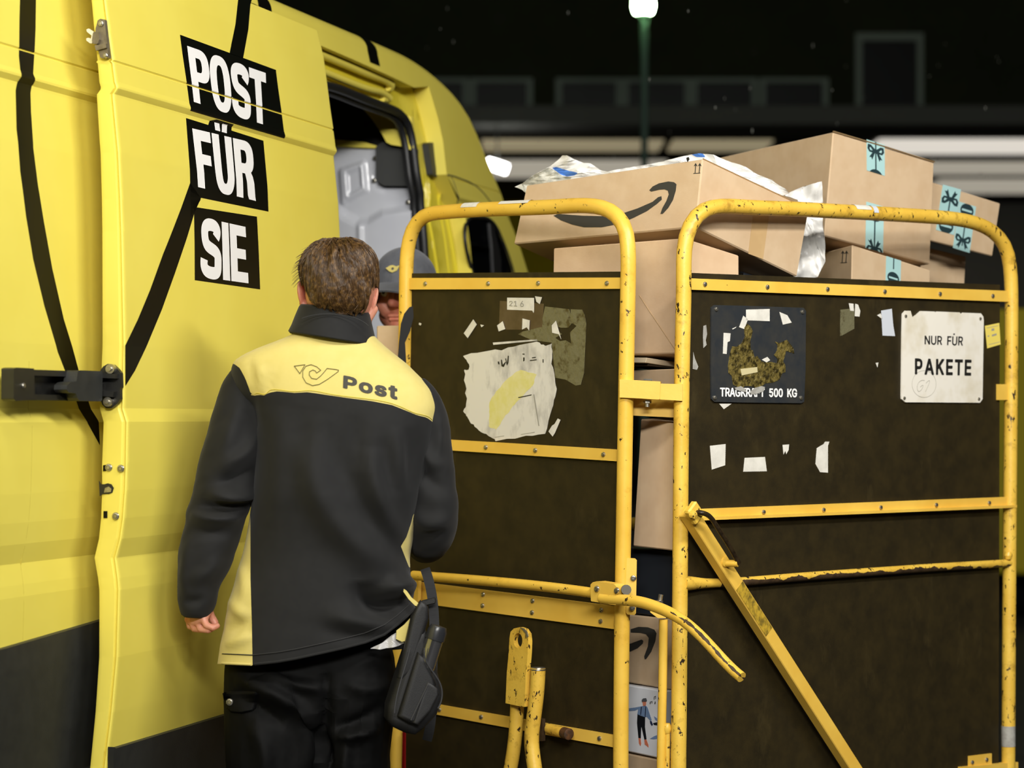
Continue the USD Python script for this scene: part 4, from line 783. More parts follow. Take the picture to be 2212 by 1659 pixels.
# --- on top
t, FL, FR, FT, P = carton("arrow_parcel", "open tan box with a dark curved arrow print, above the trolley's corner", ((1518, 343), (1503, 491)), ((1137, 400), (1109, 527)), ((1748, 452), (1722, 598)), (6.10, 6.42, 6.36), open_=True)
sm = [(1196, 466), (1206, 462), (1230, 464), (1260, 466), (1300, 467), (1345, 461), (1378, 450), (1410, 436), (1422, 426), (1429, 424), (1430, 431), (1420, 440), (1398, 456), (1370, 470), (1340, 483), (1300, 491), (1262, 491), (1236, 485), (1212, 476)]
hd_ = [(1403, 411), (1410, 403), (1424, 396), (1444, 392), (1456, 393.5), (1461.5, 398), (1460, 412), (1454, 432), (1444, 449), (1432, 462), (1427, 462), (1431, 450), (1440, 434), (1445, 420), (1443, 412), (1436, 409), (1424, 410), (1407, 414)]
obj("arrow_print", [plate(FL, sm, .0004, .0005), plate(FL, hd_, .0004, .0005)], PRINT, t, smooth=False, label="dark curved arrow mark", kind="stuff")
up_arrows(t, FL, 1503, 352, 9, 22)
obj("flap_gap", plate(FL, [(1483, 341), (1488, 339), (1490, 344), (1486, 350), (1484, 347)], .0006, .0006), INK, t, smooth=False)
obj("clear_tape", plate(FR, [(1628, 448), (1664, 440), (1648, 560), (1616, 548)], .0004, .0004), CLEART, t, smooth=False, label="strip of clear tape on the right face")
obj("inner_flap", [hull([P[0] + [0, 0, .002], P[4] + [0, 0, .002], P[0] + [.02, .06, -.01], P[4] + [.02, .06, -.01], P[0] + [0, .004, -.002], P[4] + [0, .004, -.002]])], CARDIN, t, smooth=False)
t, FL, FR, FT, P = carton("large_parcel", "large plain tan box under the box with the curved arrow print", ((1478, 514), (1478, 764)), ((1195, 536), (1191, 768)), ((1597, 552), (1597, 780)), (6.10, 6.34, 6.2), CARD2)
obj("crease_line", tube(np.array([FL.shift(.0006).hit(*q) for q in ((1381, 638), (1400, 668), (1458, 755))]), .0008, 6), CARDIN, t)
t, FL, FR, FT, P = carton("ribbon_parcel", "big tan box with two lengths of bow-print tape, highest on the pile", ((1800, 285), (1781, 510)), ((1530, 346), (1520, 560)), ((2018, 351), (2009, 571)), (6.60, 7.08, 6.84))
bow_tape(t, FR, (1891, 307), (19.5, 6), (0.5, 67), [("line", 0, 1), ("bow", .30), ("seal", 1.12)])
bow_tape(t, FR, (1890, 441), (19, 5.5), (-2, 100), [("seal", .22), ("line", .36, 1), ("bow", .96, -1)])
obj("flap_edge", tube(np.array([P[0] + [0, 0, .001], (P[0] + P[4]) / 2 + [0, 0, .002], P[4] + [0, 0, .001]]), .0025, 8), mat("brown_edge", (120, 96, 62), .8), t)
t, FL, FR, FT, P = carton("ribbon_parcel", "smaller tan box with overlapping bow-print tape, rightmost on the pile", ((2004, 391), (1999, 518)), ((1885, 366), (1880, 490)), ((2161, 440), (2144, 554)), (6.92, 7.22, 7.14))
bow_tape(t, FR, (2056, 404), (19.5, 5.5), (-15, 98), [("bow", .27, -1), ("line", .27, .62), ("seal", .86)])
bow_tape(t, FR, (2090, 441), (18, 5.5), (-14, 100), [("seal", .14), ("line", .35, .9), ("bow", .78)])
t, FL, FR, FT, P = carton("ribbon_parcel", "tan box with up arrows and bow tape, tucked under the highest box", ((1841, 529), (1838, 700)), ((1740, 556), (1738, 720)), ((2010, 584), (2006, 740)), (6.55, 6.82, 6.78))
bow_tape(t, FR, (1930, 558), (16, 5), (-2, 78), [("line", 0, .3), ("seal", .55)])
up_arrows(t, FL, 1821, 541, 8, 26)
carton("plain_parcel", "plain tan box under the rightmost bow-taped box", ((1990, 532), (1988, 700)), ((1930, 520), (1928, 690)), ((2087, 555), (2078, 715)), (7.02, 7.24, 7.16))
carton("navy_parcel", "dark navy box half hidden below the curved arrow box", ((1606, 588), (1606, 700)), ((1598, 585), (1598, 690)), ((1712, 622), (1712, 720)), (6.30, 6.36, 6.40), NAVY)
# --- stack showing in the corner gap
t, FL, FR, FT, P = carton("flat_parcel", "thin cream-edged flattened carton squeezed under the large plain box", ((1397, 772.5), (1394, 783.5)), ((1330, 772), (1328, 783)), ((1520, 792), (1518, 802)), (6.12, 6.22, 6.32), mat("cream_card", (214, 196, 164), .8), bevel=.001)
carton("flat_parcel", "lower dark-edged flattened carton in the trolley's corner gap", ((1400, 786), (1400, 789.5)), ((1330, 786.5), (1330, 790.5)), ((1520, 801), (1520, 803)), (6.14, 6.22, 6.32), mat("dark_card", (60, 48, 30), .8), bevel=.001)
t, FL, *_ = carton("slim_parcel", "tan box behind the corner bracket", ((1472, 796), (1472, 872)), ((1290, 803), (1290, 872)), ((1600, 800), (1600, 872)), (6.06, 6.32, 6.20))
obj("print_mark", plate(FL, [(1391, 818), (1409, 818.5), (1409, 822), (1391, 821.5)], .0003, .0004), MAILG, t, smooth=False)
carton("tall_parcel", "tall narrow tan box standing upright in the corner gap", ((1472, 917), (1466, 1191)), ((1384, 905), (1367, 1180)), ((1560, 912), (1556, 1180)), (6.035, 6.15, 6.22), mat("cardboard_lightened", (224, 194, 156), .75, (216, 184, 146), 14))  # same tan card, its colour lightened to offset the shade in the gap
carton("navy_parcel", "dark navy box in the middle of the corner gap", ((1470, 1193), (1470, 1337)), ((1340, 1182), (1340, 1322)), ((1580, 1188), (1580, 1325)), (6.08, 6.26, 6.20), NAVY)
t, FL, *_ = carton("arrow_parcel", "tan box with part of a dark arrow print, low in the corner gap", ((1472, 1339), (1472, 1494)), ((1290, 1322), (1290, 1463)), ((1580, 1330), (1580, 1480)), (6.09, 6.30, 6.21))
obj("arrow_print", [plate(FL, [(1363, 1359), (1380, 1354), (1400, 1355), (1414, 1360), (1418.5, 1368), (1416, 1385), (1407, 1408), (1396, 1424), (1393, 1424), (1392, 1418), (1400, 1396), (1402, 1378), (1396, 1370), (1384, 1367), (1363, 1366)], .0004, .0005), plate(FL, [(1350, 1394), (1363, 1390), (1386, 1381.5), (1390, 1384), (1389, 1390), (1378, 1400), (1363, 1407), (1350, 1410)], .0004, .0005)], PRINT, t, smooth=False, label="part of a dark curved arrow mark", kind="stuff")
t, FL, *_ = carton("printed_parcel", "white box printed with a skating figure in cap and braces, lowest in the gap", ((1437, 1493), (1437, 1641)), ((1290, 1469), (1290, 1610)), ((1520, 1482), (1520, 1630)), (6.10, 6.30, 6.21), WHITEBX)
SK = [("cap", (90, 92, 96), [(1386.5, 1512), (1390, 1508.5), (1396, 1508), (1398, 1513), (1397, 1516), (1387, 1517)]), ("skin", (226, 140, 110), [(1388, 1516), (1396, 1515), (1396, 1523), (1393.5, 1526), (1389.5, 1525)]),
      ("shirt", (122, 148, 184), [(1384, 1526), (1395, 1524), (1399, 1528), (1403, 1540), (1408, 1555), (1406, 1558), (1398, 1549), (1394, 1549), (1393, 1549), (1377, 1544), (1379, 1532), (1372, 1535), (1359, 1536), (1359, 1530), (1374, 1528)]),
      ("trousers", (22, 24, 28), [(1377.5, 1543), (1394, 1549), (1393.5, 1570), (1397, 1597), (1392.5, 1598), (1386.5, 1572), (1385.5, 1570), (1384.5, 1595), (1379.5, 1594), (1376.5, 1562)]),
      ("skate", (222, 128, 96), [(1379.5, 1594), (1384, 1595), (1385.5, 1606), (1384, 1612), (1380.5, 1606)]), ("skate", (222, 128, 96), [(1392, 1598), (1396.5, 1597), (1401, 1609), (1401.5, 1615), (1397, 1611), (1393, 1608)]),
      ("glove", (40, 50, 84), [(1404, 1557), (1408, 1558), (1411, 1566), (1408, 1568), (1405, 1563)]), ("sleeve", (30, 34, 44), [(1411, 1562), (1420, 1560), (1420, 1567), (1413, 1566)]), ("scarf", (122, 148, 190), [(1404, 1596), (1414, 1590), (1420, 1588), (1420, 1596), (1412, 1597)]), ("scarf", (130, 150, 190), [(1413, 1547), (1420, 1552), (1420, 1558), (1415, 1554)]),
      ("brace", (30, 36, 60), [(1385, 1527), (1387, 1527), (1385, 1545), (1383.5, 1544)]), ("brace", (30, 36, 60), [(1394.5, 1526), (1396, 1527), (1395, 1549), (1393.5, 1548)])]
for k, (nm, c, pg) in enumerate(SK): obj("print_" + nm, plate(FL, pg, .0003, .0004 + .0002 * (k > 9)), mat(f"print_colour_{k}", c, .5), t, smooth=False)
obj("print_notes", [plate(FL, g, .0003, .0004) for g in ([(1413, 1505), (1417, 1503), (1417, 1510), (1416, 1510), (1416, 1505), (1414, 1506), (1414, 1511), (1412.5, 1511)], [(1404.5, 1516), (1409.5, 1514.5), (1409, 1520), (1408, 1520), (1408.3, 1516), (1405.8, 1517), (1405.5, 1521), (1404, 1521)], [(1415, 1515), (1416.5, 1516), (1416, 1521), (1414, 1521)])], PRINT, t, smooth=False, kind="stuff")
carton("plain_parcel", "plain tan box below the white printed box, at the photo's lower edge", ((1437, 1645), (1437, 1745)), ((1290, 1615), (1290, 1715)), ((1520, 1634), (1520, 1725)), (6.10, 6.30, 6.21))
# --- plastic mailers
def mailer(name, label, px, Yf, amp, seed, thick=.008, bands=()):
    pl = Plane(at(*px[0], 6.4) * [0, 0, 0] + np.array([0, 6.4, CH]), [0, -1, 0]); m = plate(pl, px, thick, 0, maxedge=.018); v = np.array(m.vertices)
    # move each point along its own sight line to the wanted distance, then crumple
    p = proj(v); d = Yf(p[:, 0], p[:, 1]) + np.where(v[:, 1] < 6.4 - thick / 2, 0, thick)
    v = CAM + (v - CAM) / (v[:, 1:2]) * d[:, None]; n1 = meshkit.fbm(np.c_[p / 34.0, np.full(len(p), seed)], 3, seed) - .5; n2 = np.abs(meshkit.noise(np.c_[p / 20.0, np.full(len(p), seed + .5)], seed) - .5)
    v[:, 1] += amp * n1 * 2 + amp * n2; mm = trimesh.Trimesh(v, m.faces, process=False)
    return mm, p
m_, p_ = mailer("m", "", [(1112, 403), (1128, 396), (1150, 380), (1190, 358), (1206, 345), (1214, 336.5), (1224, 337), (1244, 345), (1262, 352), (1275, 353), (1296, 366), (1318, 372), (1330, 378), (1330, 420), (1150, 430), (1128, 410)], lambda x, y: 6.50 + (x - 1112) * -.0003, .03, 3)
t = thing("mailer_bag", "crumpled white plastic mailer with a blue band, poking from the open box's left end", "mailer", m_.bounds.mean(0))
sb_ = poly_sd(p_, [(1192, 362), (1196, 358), (1250, 374), (1236, 381), (1215, 378)]); blue, rest = split_mesh(m_, sb_); pr = proj(rest.vertices); g_, w_ = split_mesh(rest, poly_sd(pr, [(1105, 412), (1150, 380), (1186, 361), (1214, 379), (1236, 384), (1150, 440)]))
obj("bag", w_, MAILER, t, smooth=50); obj("blue_band", blue, MAILB, t, smooth=50, label="printed blue band"); obj("grey_print", g_, MAILG, t, smooth=50, label="grey printed corner")
m_, p_ = mailer("m", "", [(1296, 375), (1340, 366), (1400, 355), (1450, 345), (1490, 334), (1512, 331), (1540, 335), (1556, 341), (1580, 351), (1610, 362), (1640, 378), (1668, 390), (1692, 408), (1703, 419), (1690, 424), (1640, 412), (1560, 380), (1500, 370), (1330, 400)], lambda x, y: 6.46 - (x - 1300) * .0003, .03, 8)
t = thing("mailer_bag", "long white padded mailer lying along the open box's top rim", "mailer", m_.bounds.mean(0)); bl, rs = split_mesh(m_, poly_sd(p_, [(1490, 330), (1516, 328), (1526, 340), (1504, 338)])); obj("bag", rs, MAILER, t, smooth=50)
if bl is not None: obj("blue_band", bl, MAILB, t, smooth=50)
m_, p_ = mailer("m", "", [(1694, 420), (1735, 403), (1774, 393), (1778, 440), (1776, 480), (1783, 540), (1782, 566), (1766, 598), (1752, 604), (1712, 600), (1716, 540), (1735, 470), (1722, 432)], lambda x, y: 6.50 + 0 * x, .035, 15)
t = thing("mailer_bag", "white mailer hanging down between the two upper boxes", "mailer", m_.bounds.mean(0)); obj("bag", m_, MAILER, t, smooth=50)
# ================================================================ people
SKIN = mat("skin", (200, 138, 114), .5, (184, 114, 94), 30, sss=0, subsurface_weight=.15, subsurface_scale=.006, subsurface_radius=(1, .35, .2))
JACK = mat("charcoal_softshell", (22, 22, 22), .8, (19, 19, 19), 40, sheen=.06, spec=.3, bump=.2, bscale=900, bdist=.0004)
JACKY = mat("yellow_softshell", (200, 184, 108), .8, (196, 180, 101), 30, sheen=.1, bump=.2, bscale=900, bdist=.0004)
TROU = mat("black_trousers", (8, 8, 8), .7, (5, 5, 5), 60, spec=.12, bump=.3, bscale=700, bdist=.0005)
BAGM = mat("black_nylon", (15, 15, 16), .6, (11, 11, 12), 90, bump=.4, bscale=500, bdist=.0006)
CAPM = mat("grey_cap", (92, 94, 100), .8, (84, 86, 92), 60, sheen=.2, bump=.3, bscale=700, bdist=.0005)
NAVYJ = mat("dark_jacket", (28, 29, 32), .8)
SHOE = mat("black_shoe", (20, 20, 20), .5)
HAIRB = mat("brown_hair", (44, 30, 14), .55, (32, 21, 10), 40, detail=4, stretch=(1, 1, .35))
def hairmat(name, a, b, c):
    return usdkit.material(stage, "/World/Looks/" + name, {"h": ("hair_info", {}), "r": ("rgb_ramp", {"ramp": [(0, lin(a)), (.5, lin(b)), (1, lin(c))]}), "g": ("geometry", {}), "n": ("noise_texture", {"scale": 130.0, "detail": 2.0}), "p": ("principled_bsdf", {"roughness": .42, "specular_ior_level": .5})},
        [("g.position", "n.vector"), ("n.fac", "r.fac"), ("r.color", "p.base_color")], surface="p.BSDF")
HAIRM = hairmat("hair_strands", (24, 16, 7), (70, 48, 23), (146, 110, 60))

YM = 5.62
def mp(px, py, dy=0.0): return at(px, py, YM + dy)
man = thing("person", "person seen from behind in a charcoal and yellow work jacket, reaching into the trolley", "person", [*mp(690, 905)[:2], 0])
# ---- body (mostly under the clothes)
hc = mp(735, 622, .0)
skull = m3.Manifold.sphere(1, 40).scale([.078, .097, .100]).rotate([0, 6, 0]).translate([float(x) for x in hc])
parts = [skull, m3.Manifold.sphere(1, 28).scale([.058, .062, .075]).translate([float(x) for x in hc + [.012, .035, -.062]])]                         # jaw, towards the van
parts += [m3.Manifold.batch_hull([ball(hc + [.016, .098, -.028], .010), ball(hc + [.014, .09, .012], .008), ball(hc + [.016, .085, -.034], .014)])]     # nose
parts += [bone(mp(728, 700, .01), .058, mp(720, 760, .0), .066)]
def ear(px, py, sx, tilt):
    c = mp(px, py, .012); e = m3.Manifold.sphere(1, 24).scale([.0075, .018, .032]).rotate([8, tilt, 22 * sx]).translate([float(x) for x in c])
    dent = m3.Manifold.sphere(1, 18).scale([.005, .010, .020]).translate([float(x) for x in c + [sx * .009, -.002, .002]]); return e - dent
parts += [ear(653, 637, -1, -8), ear(806, 651, 1, 14), bone(mp(806, 668, .01), .011, mp(790, 690, .01), .014), bone(mp(656, 655, .01), .010, mp(668, 690, .01), .014)]
parts += [bone(mp(660, 830), .06, mp(780, 845), .06), bone(mp(720, 820), .075, mp(690, 1300), .085), bone(mp(630, 1460), .075, mp(740, 1460), .075)]
# left arm and hand
LH = [mp(535, 850), mp(488, 1075, .0), mp(432, 1305, -.01)]
parts += [bone(LH[0], .030, LH[1], .032), bone(LH[1], .032, LH[2], .022), bone(LH[0], .030, mp(640, 830), .05)]
def chain(pts, rad): return [bone(a, r0, b, r1, 14) for a, b, r0, r1 in zip(pts[:-1], pts[1:], rad[:-1], rad[1:])]
palm = m3.Manifold.batch_hull([ball(p, r, 14) for p, r in ((mp(434, 1308, -.01), .022), (mp(408, 1338, .012), .010), (mp(416, 1344, -.006), .010), (mp(428, 1344, -.022), .010), (mp(440, 1336, -.034), .010), (mp(450, 1316, -.02), .012))])
parts += [palm]
fing = [([(408, 1338, .014), (410, 1353, .006), (420, 1357, -.006), (428, 1350, -.010)], .0072), ([(416, 1343, -.004), (420, 1358, -.014), (434, 1360, -.026), (441, 1351, -.028)], .0078), ([(428, 1344, -.020), (434, 1359, -.030), (450, 1361, -.038), (460, 1356, -.036)], .0080), ([(440, 1337, -.033), (446, 1351, -.042), (460, 1356, -.046), (469, 1352, -.042)], .0076)]
for pts, r in fing: parts += chain([mp(*p) for p in pts], [r * 1.08, r, r * .95, r * .85])
parts += chain([mp(448, 1318, -.018), mp(456, 1334, -.010), mp(463, 1342, -.012), mp(466, 1350, -.016)], [.012, .0098, .0085, .0075])
# right arm forward, hand inside the trolley's reach
RH = [mp(898, 890), mp(938, 1120, .02), mp(905, 1160, .25)]
parts += [bone(RH[0], .030, RH[1], .032), bone(RH[1], .032, RH[2], .024), bone(RH[0], .030, mp(790, 840), .05)]
kn = mp(898, 1150, .31); parts += [m3.Manifold.batch_hull([ball(RH[2], .022, 14), ball(kn + [-.03, 0, 0], .010, 14), ball(kn + [.03, 0, 0], .010, 14), ball(kn + [0, 0, -.012], .012, 14)])]
for k in range(4):
    a = kn + [-.03 + .02 * k, .005, 0]; parts += chain([a, a + [0, .026, -.006], a + [0, .034, -.028], a + [0, .022, -.042]], [.0088, .008, .0075, .0068])
parts += chain([RH[2] + [-.02, .02, 0], RH[2] + [-.042, .045, -.005], RH[2] + [-.04, .07, -.012]], [.011, .009, .008])
# legs
HIPL, HIPR = mp(596, 1480), mp(764, 1480); KNL, KNR = mp(594, 1830, -.01), mp(770, 1830, .03); AKL, AKR = np.array([HIPL[0] + .0, YM + .02, .09]), np.array([HIPR[0] + .02, YM + .09, .09])
for h, k, a in ((HIPL, KNL, AKL), (HIPR, KNR, AKR)): parts += [bone(h, .070, k, .050), bone(k, .055, a, .040), bone(a, .04, a + [.0, .15, -.045], .035)]
body = organic(parts, .009, 6)
obj("body", body, SKIN, man, smooth=True)

# ---- hair: a thick combed-back shell, and strands over it
CROWN = hc + np.array([.004, .02, .112])
def hair_surface(d):
    """d: unit directions from the head centre"""
    e = np.array([.0785, .099, .094]); base = 1 / np.sqrt(((d / e) ** 2).sum(1))
    px = proj(hc + d * base[:, None])
    th = .005 + .011 * smoothstep(d[:, 2], .1, .9)
    th += .005 * np.exp(-((d[:, 0] - .62) / .3) ** 2) * smoothstep(d[:, 2], .0, .4) * (1 - smoothstep(d[:, 2], .6, .95)) + .002 * np.exp(-((d[:, 0] + .6) / .3) ** 2) * smoothstep(d[:, 2], .2, .7)
    az = np.arctan2(d[:, 0], -d[:, 1]); ridge = np.abs(np.sin(az * 13 + 4 * meshkit.noise(d * 3.1, 2))) ; th += .008 * (ridge - .5) * smoothstep(d[:, 2], -.1, .5)
    th += .004 * (meshkit.fbm(d * 9.0, 3, 7) - .5)
    th -= .006 * np.exp(-(((d[:, 0] + .02) / .22) ** 2 + ((d[:, 1] - .10) / .5) ** 2)) * (d[:, 2] > .3)
    return base + th
ic = trimesh.creation.icosphere(6); d = np.array(ic.vertices); d /= np.linalg.norm(d, axis=1)[:, None]
rad = hair_surface(d); Rt = trimesh.transformations.rotation_matrix(math.radians(-6), [0, 1, 0])[:3, :3].T
def place(d, r): return hc + (d * r[:, None]) @ Rt
hv = place(d, rad); hp = proj(hv)
front = d[:, 1]
s_back = np.interp(hp[:, 0], [640, 655, 668, 690, 740, 775, 792, 800, 812], [600, 612, 648, 664, 672, 676, 664, 628, 612]) - hp[:, 1]
s_front = (d[:, 2] - .35) * 60
s = np.where(front < .12, s_back, np.minimum(s_front, s_back + 30))
hair = split_mesh(trimesh.Trimesh(hv, ic.faces, process=False), s)[0]
hpath = obj("hair", hair, HAIRB, man, smooth=True, label="short brown hair combed back from the crown")
rng = np.random.default_rng(11)
from scipy.spatial import cKDTree
keep = np.where(s > 3)[0]
ptsH, cnt, wid = [], [], []
crown_d = nrm(np.array([.04, -.10, 1.0]))
NL, NS, n = 620, 15, 9                                              # locks: strands that run together to a common tip
q0 = d[keep[rng.integers(len(keep), size=NL)]]; q0 = q0[q0[:, 1] < .45]; NL = len(q0); low = q0[:, 2] < .05
L0 = np.where(low, rng.uniform(.028, .05, NL), rng.uniform(.060, .105, NL)); jit = rng.normal(0, 1, (NL, 3)) * np.where(low, .30, .05)[:, None]
jit[:, 0] += .8 * (meshkit.noise(q0 * 5 + [0, 7, 0], 5) - .5); lift0 = rng.uniform(.001, .006, NL)
rep = lambda a: np.repeat(a, NS, axis=0)
first = np.tile(np.arange(NS) == 0, NL); cur = rep(q0) + np.where(first[:, None], 0, rng.normal(0, .040, (NL * NS, 3))); cur /= np.linalg.norm(cur, axis=1)[:, None]
L = rep(L0) * rng.uniform(.85, 1.1, NL * NS); J, LF, LOW, Q0 = rep(jit), rep(lift0), rep(low), rep(q0); PP = []
for i in range(n):
    t_ = i / (n - 1); r = hair_surface(cur); PP.append(place(cur, r + .001 + LF * math.sin(math.pi * min(1, t_ * .9 + .1))))
    g = np.where(LOW[:, None], np.c_[Q0[:, 0] * .9, np.full(len(cur), -.25), np.full(len(cur), -1.0)], cur - crown_d) + J; g -= cur * (g * cur).sum(1)[:, None]; g /= np.linalg.norm(g, axis=1)[:, None] + 1e-9
    cur = cur + g * (L / (n - 1) / r)[:, None]; cur /= np.linalg.norm(cur, axis=1)[:, None]
PP = np.array(PP).transpose(1, 0, 2); lead = np.repeat(PP[::NS], NS, axis=0); PP = PP + (lead - PP) * (.72 * np.linspace(0, 1, n) ** 1.2)[None, :, None]
e = proj(PP); ok = ((np.interp(e[..., 0], [640, 655, 668, 690, 740, 775, 792, 800, 812], [606, 618, 652, 668, 678, 682, 670, 636, 618]) - e[..., 1]).min(1) > -3) | (Q0[:, 1] > .12)
for P_ in PP[ok]: ptsH.append(P_); cnt.append(n); wid.append(np.linspace(.0011, .0004, n) * rng.uniform(.7, 1.5))
for k in range(70):                                                 # loose tufts over the outline on the left
    a0 = rng.uniform(.1, 1.25); cur = nrm(np.array([-math.sin(a0), -.35 + rng.normal(0, .12), math.cos(a0)])); P_ = []
    r = hair_surface(cur[None])[0]; p0 = place(cur[None], np.array([r]))[0]; dirn = nrm(np.array([-math.sin(a0 + .9), rng.normal(-.1, .2), math.cos(a0 + .9) + .1])); 
    for i in range(7): t_ = i / 6; P_.append(p0 + dirn * .020 * t_ + np.array([-.004, 0, -.012]) * t_ ** 2)
    ptsH.append(np.array(P_)); cnt.append(7); wid.append(np.linspace(.0012, .0003, 7))
hp_ = np.vstack(ptsH) - origin[man]
cv = UsdGeom.BasisCurves.Define(stage, numbered(man + "/hair_strands")); cv.CreateTypeAttr("linear"); cv.CreatePointsAttr(Vt.Vec3fArray.FromNumpy(hp_.astype(np.float32)))
cv.CreateCurveVertexCountsAttr(Vt.IntArray(cnt)); cv.CreateWidthsAttr(Vt.FloatArray.FromNumpy(np.concatenate(wid).astype(np.float32))); cv.SetWidthsInterpolation("vertex")
cv.CreateExtentAttr([tuple(map(float, hp_.min(0))), tuple(map(float, hp_.max(0)))])
UsdShade.MaterialBindingAPI.Apply(cv.GetPrim()).Bind(HAIRM); cv.GetPrim().SetCustomDataByKey("kind", "stuff"); cv.GetPrim().SetCustomDataByKey("label", "combed-back brown strands")

# ---- jacket
def loft(rows, n=96, m=120, e=2.35, closed=True):
    """rows: (y px, x left, x right, half depth, depth offset) -> closed tube of superellipses"""
    rows = np.array(rows, float); from_ = rows[:, 0]; ys = np.linspace(from_[0], from_[-1], m)
    from scipy.interpolate import PchipInterpolator as PC
    xl, xr, b, dy = (PC(from_, rows[:, k])(ys) for k in (1, 2, 3, 4)); th = np.linspace(0, 2 * np.pi, n, endpoint=False)
    c, s_ = np.sign(np.cos(th)) * np.abs(np.cos(th)) ** (2 / e), np.sign(np.sin(th)) * np.abs(np.sin(th)) ** (2 / e)
    V = []
    for y, l, r, bb, dd in zip(ys, xl, xr, b, dy):
        px = (l + r) / 2 + (r - l) / 2 * c; V.append(np.c_[(px - CX) / F * YM, YM + dd + bb * s_, np.full(n, CH + (HZ - y) / F * YM)])
    V = np.array(V); idx = np.arange(m * n).reshape(m, n); nx = np.roll(idx, -1, 1)
    q = np.stack([idx[:-1], nx[:-1], nx[1:], idx[1:]], -1).reshape(-1, 4); f = np.vstack([q[:, [0, 2, 1]], q[:, [0, 3, 2]]])
    VV = np.vstack([V.reshape(-1, 3), V[0].mean(0), V[-1].mean(0)]); a, z = m * n, m * n + 1
    f = np.vstack([f, [(a, idx[0, j], nx[0, j]) for j in range(n)], [(z, nx[-1, j], idx[-1, j]) for j in range(n)]])
    t = trimesh.Trimesh(VV, f, process=False)
    if t.volume < 0: t.invert()
    return t
def creases(m, folds, facing=True):
    """push the cloth out along crease lines given in picture pixels: (points, height m, width px, side); side 0 ridge, +-1 a step falling off on one side"""
    v = np.array(m.vertices); n = np.array(m.vertex_normals); p = proj(v); face = smoothstep(-n[:, 1], -.35, .25); h = np.zeros(len(v))
    for f in folds:
        pts, amp, w = f[:3]; side = f[3] if len(f) > 3 else 0; line = spline(np.array(pts, float), 24) if len(pts) > 2 else np.array(pts, float)
        amp = amp * 1.7; d, pos = seg_dist(p, line); env = np.sin(np.pi * np.clip(pos, 0.02, .98)) ** .7
        if side == 0: h += amp * env * np.exp(-(d / w) ** 2)
        else:
            t = np.gradient(line, axis=0); k = np.clip((pos * (len(line) - 1)).round().astype(int), 0, len(line) - 1); sg = np.sign(((p - line[k]) * np.c_[-t[k][:, 1], t[k][:, 0]]).sum(1)) * side
            h += amp * env * np.where(sg > 0, np.exp(-(d / w) ** 2), -np.exp(-(d / (w * .45)) ** 2) * .6)
    v += n * (h * face)[:, None]; return trimesh.Trimesh(v, m.faces, process=False)
torso = loft([(706, 652, 792, .060, .005), (722, 632, 806, .075, .0), (738, 596, 822, .090, .0), (752, 560, 838, .10, .0), (768, 526, 858, .108, .0), (784, 506, 878, .113, .0), (802, 501, 896, .118, .0), (825, 505, 918, .123, .0), (850, 516, 936, .128, .0), (885, 534, 946, .132, .0), (930, 549, 941, .136, .0),
    (1000, 551, 928, .138, .0), (1060, 546, 914, .138, .0), (1110, 540, 903, .137, .005), (1160, 531, 892, .137, .008), (1210, 520, 885, .140, .010), (1250, 509, 884, .144, .01), (1290, 498, 893, .148, .01), (1330, 488, 897, .150, .01), (1370, 480, 886, .152, .01), (1410, 473, 868, .153, .01), (1440, 469, 856, .154, .01), (1475, 466, 850, .154, .01)])
FOLDS = [([(640, 930), (680, 1040), (730, 1130), (800, 1200), (870, 1235)], .016, 34), ([(700, 900), (740, 1010), (790, 1100), (850, 1180), (885, 1230)], -.007, 26), ([(800, 960), (808, 1040), (830, 1110), (872, 1175)], .012, 22), ([(828, 940), (836, 1010), (850, 1080)], -.006, 18),
    ([(885, 1300), (830, 1318), (790, 1290), (775, 1255)], -.026, 26), ([(893, 1262), (860, 1270), (820, 1262)], .020, 24), ([(905, 1300), (860, 1335), (790, 1345), (700, 1325)], .012, 22), ([(840, 1355), (770, 1368), (690, 1355)], -.006, 20), ([(900, 1290), (850, 1305), (800, 1300)], -.010, 14),
    ([(590, 870), (600, 1000), (590, 1150)], .006, 30), ([(650, 870), (650, 960), (640, 1050)], -.004, 26), ([(700, 890), (690, 980), (700, 1060)], .004, 22), ([(760, 890), (770, 960), (775, 1020)], -.005, 22), ([(880, 920), (890, 980), (880, 1060)], -.006, 20), ([(860, 920), (862, 990), (868, 1060)], .006, 18),
    ([(500, 1290), (525, 1330), (540, 1345)], .006, 14), ([(485, 1360), (520, 1345), (545, 1330)], -.006, 10), ([(485, 1395), (520, 1382), (545, 1370)], .006, 10), ([(520, 1220), (530, 1280), (520, 1320)], .005, 12),
    ([(545, 850), (540, 880), (552, 930)], -.006, 14), ([(560, 790), (566, 820), (560, 850)], .004, 10), ([(540, 775), (545, 810), (556, 850)], -.003, 9), ([(580, 850), (576, 830), (580, 800)], -.003, 8)]
torso = creases(torso, FOLDS)
v = np.array(torso.vertices); n_ = np.array(torso.vertex_normals); v += n_ * (.006 * (meshkit.fbm(v * [7, 7, 4], 3, 21) - .5))[:, None]; torso = trimesh.Trimesh(v, torso.faces, process=False)
hemx, hemy = [440, 472, 545, 600, 640, 700, 740, 790, 830, 860, 882, 905, 940], [1436, 1434, 1437, 1431, 1424, 1411, 1402, 1389, 1372, 1350, 1330, 1305, 1280]
p = proj(torso.vertices); back = np.array(torso.vertex_normals)[:, 1] < .35
hem = np.where(torso.vertices[:, 1] < YM + .03, np.interp(p[:, 0], hemx, hemy), np.interp(p[:, 0], [440, 900], [1436, 1400]))
torso = split_mesh(torso, hem - p[:, 1])[0]
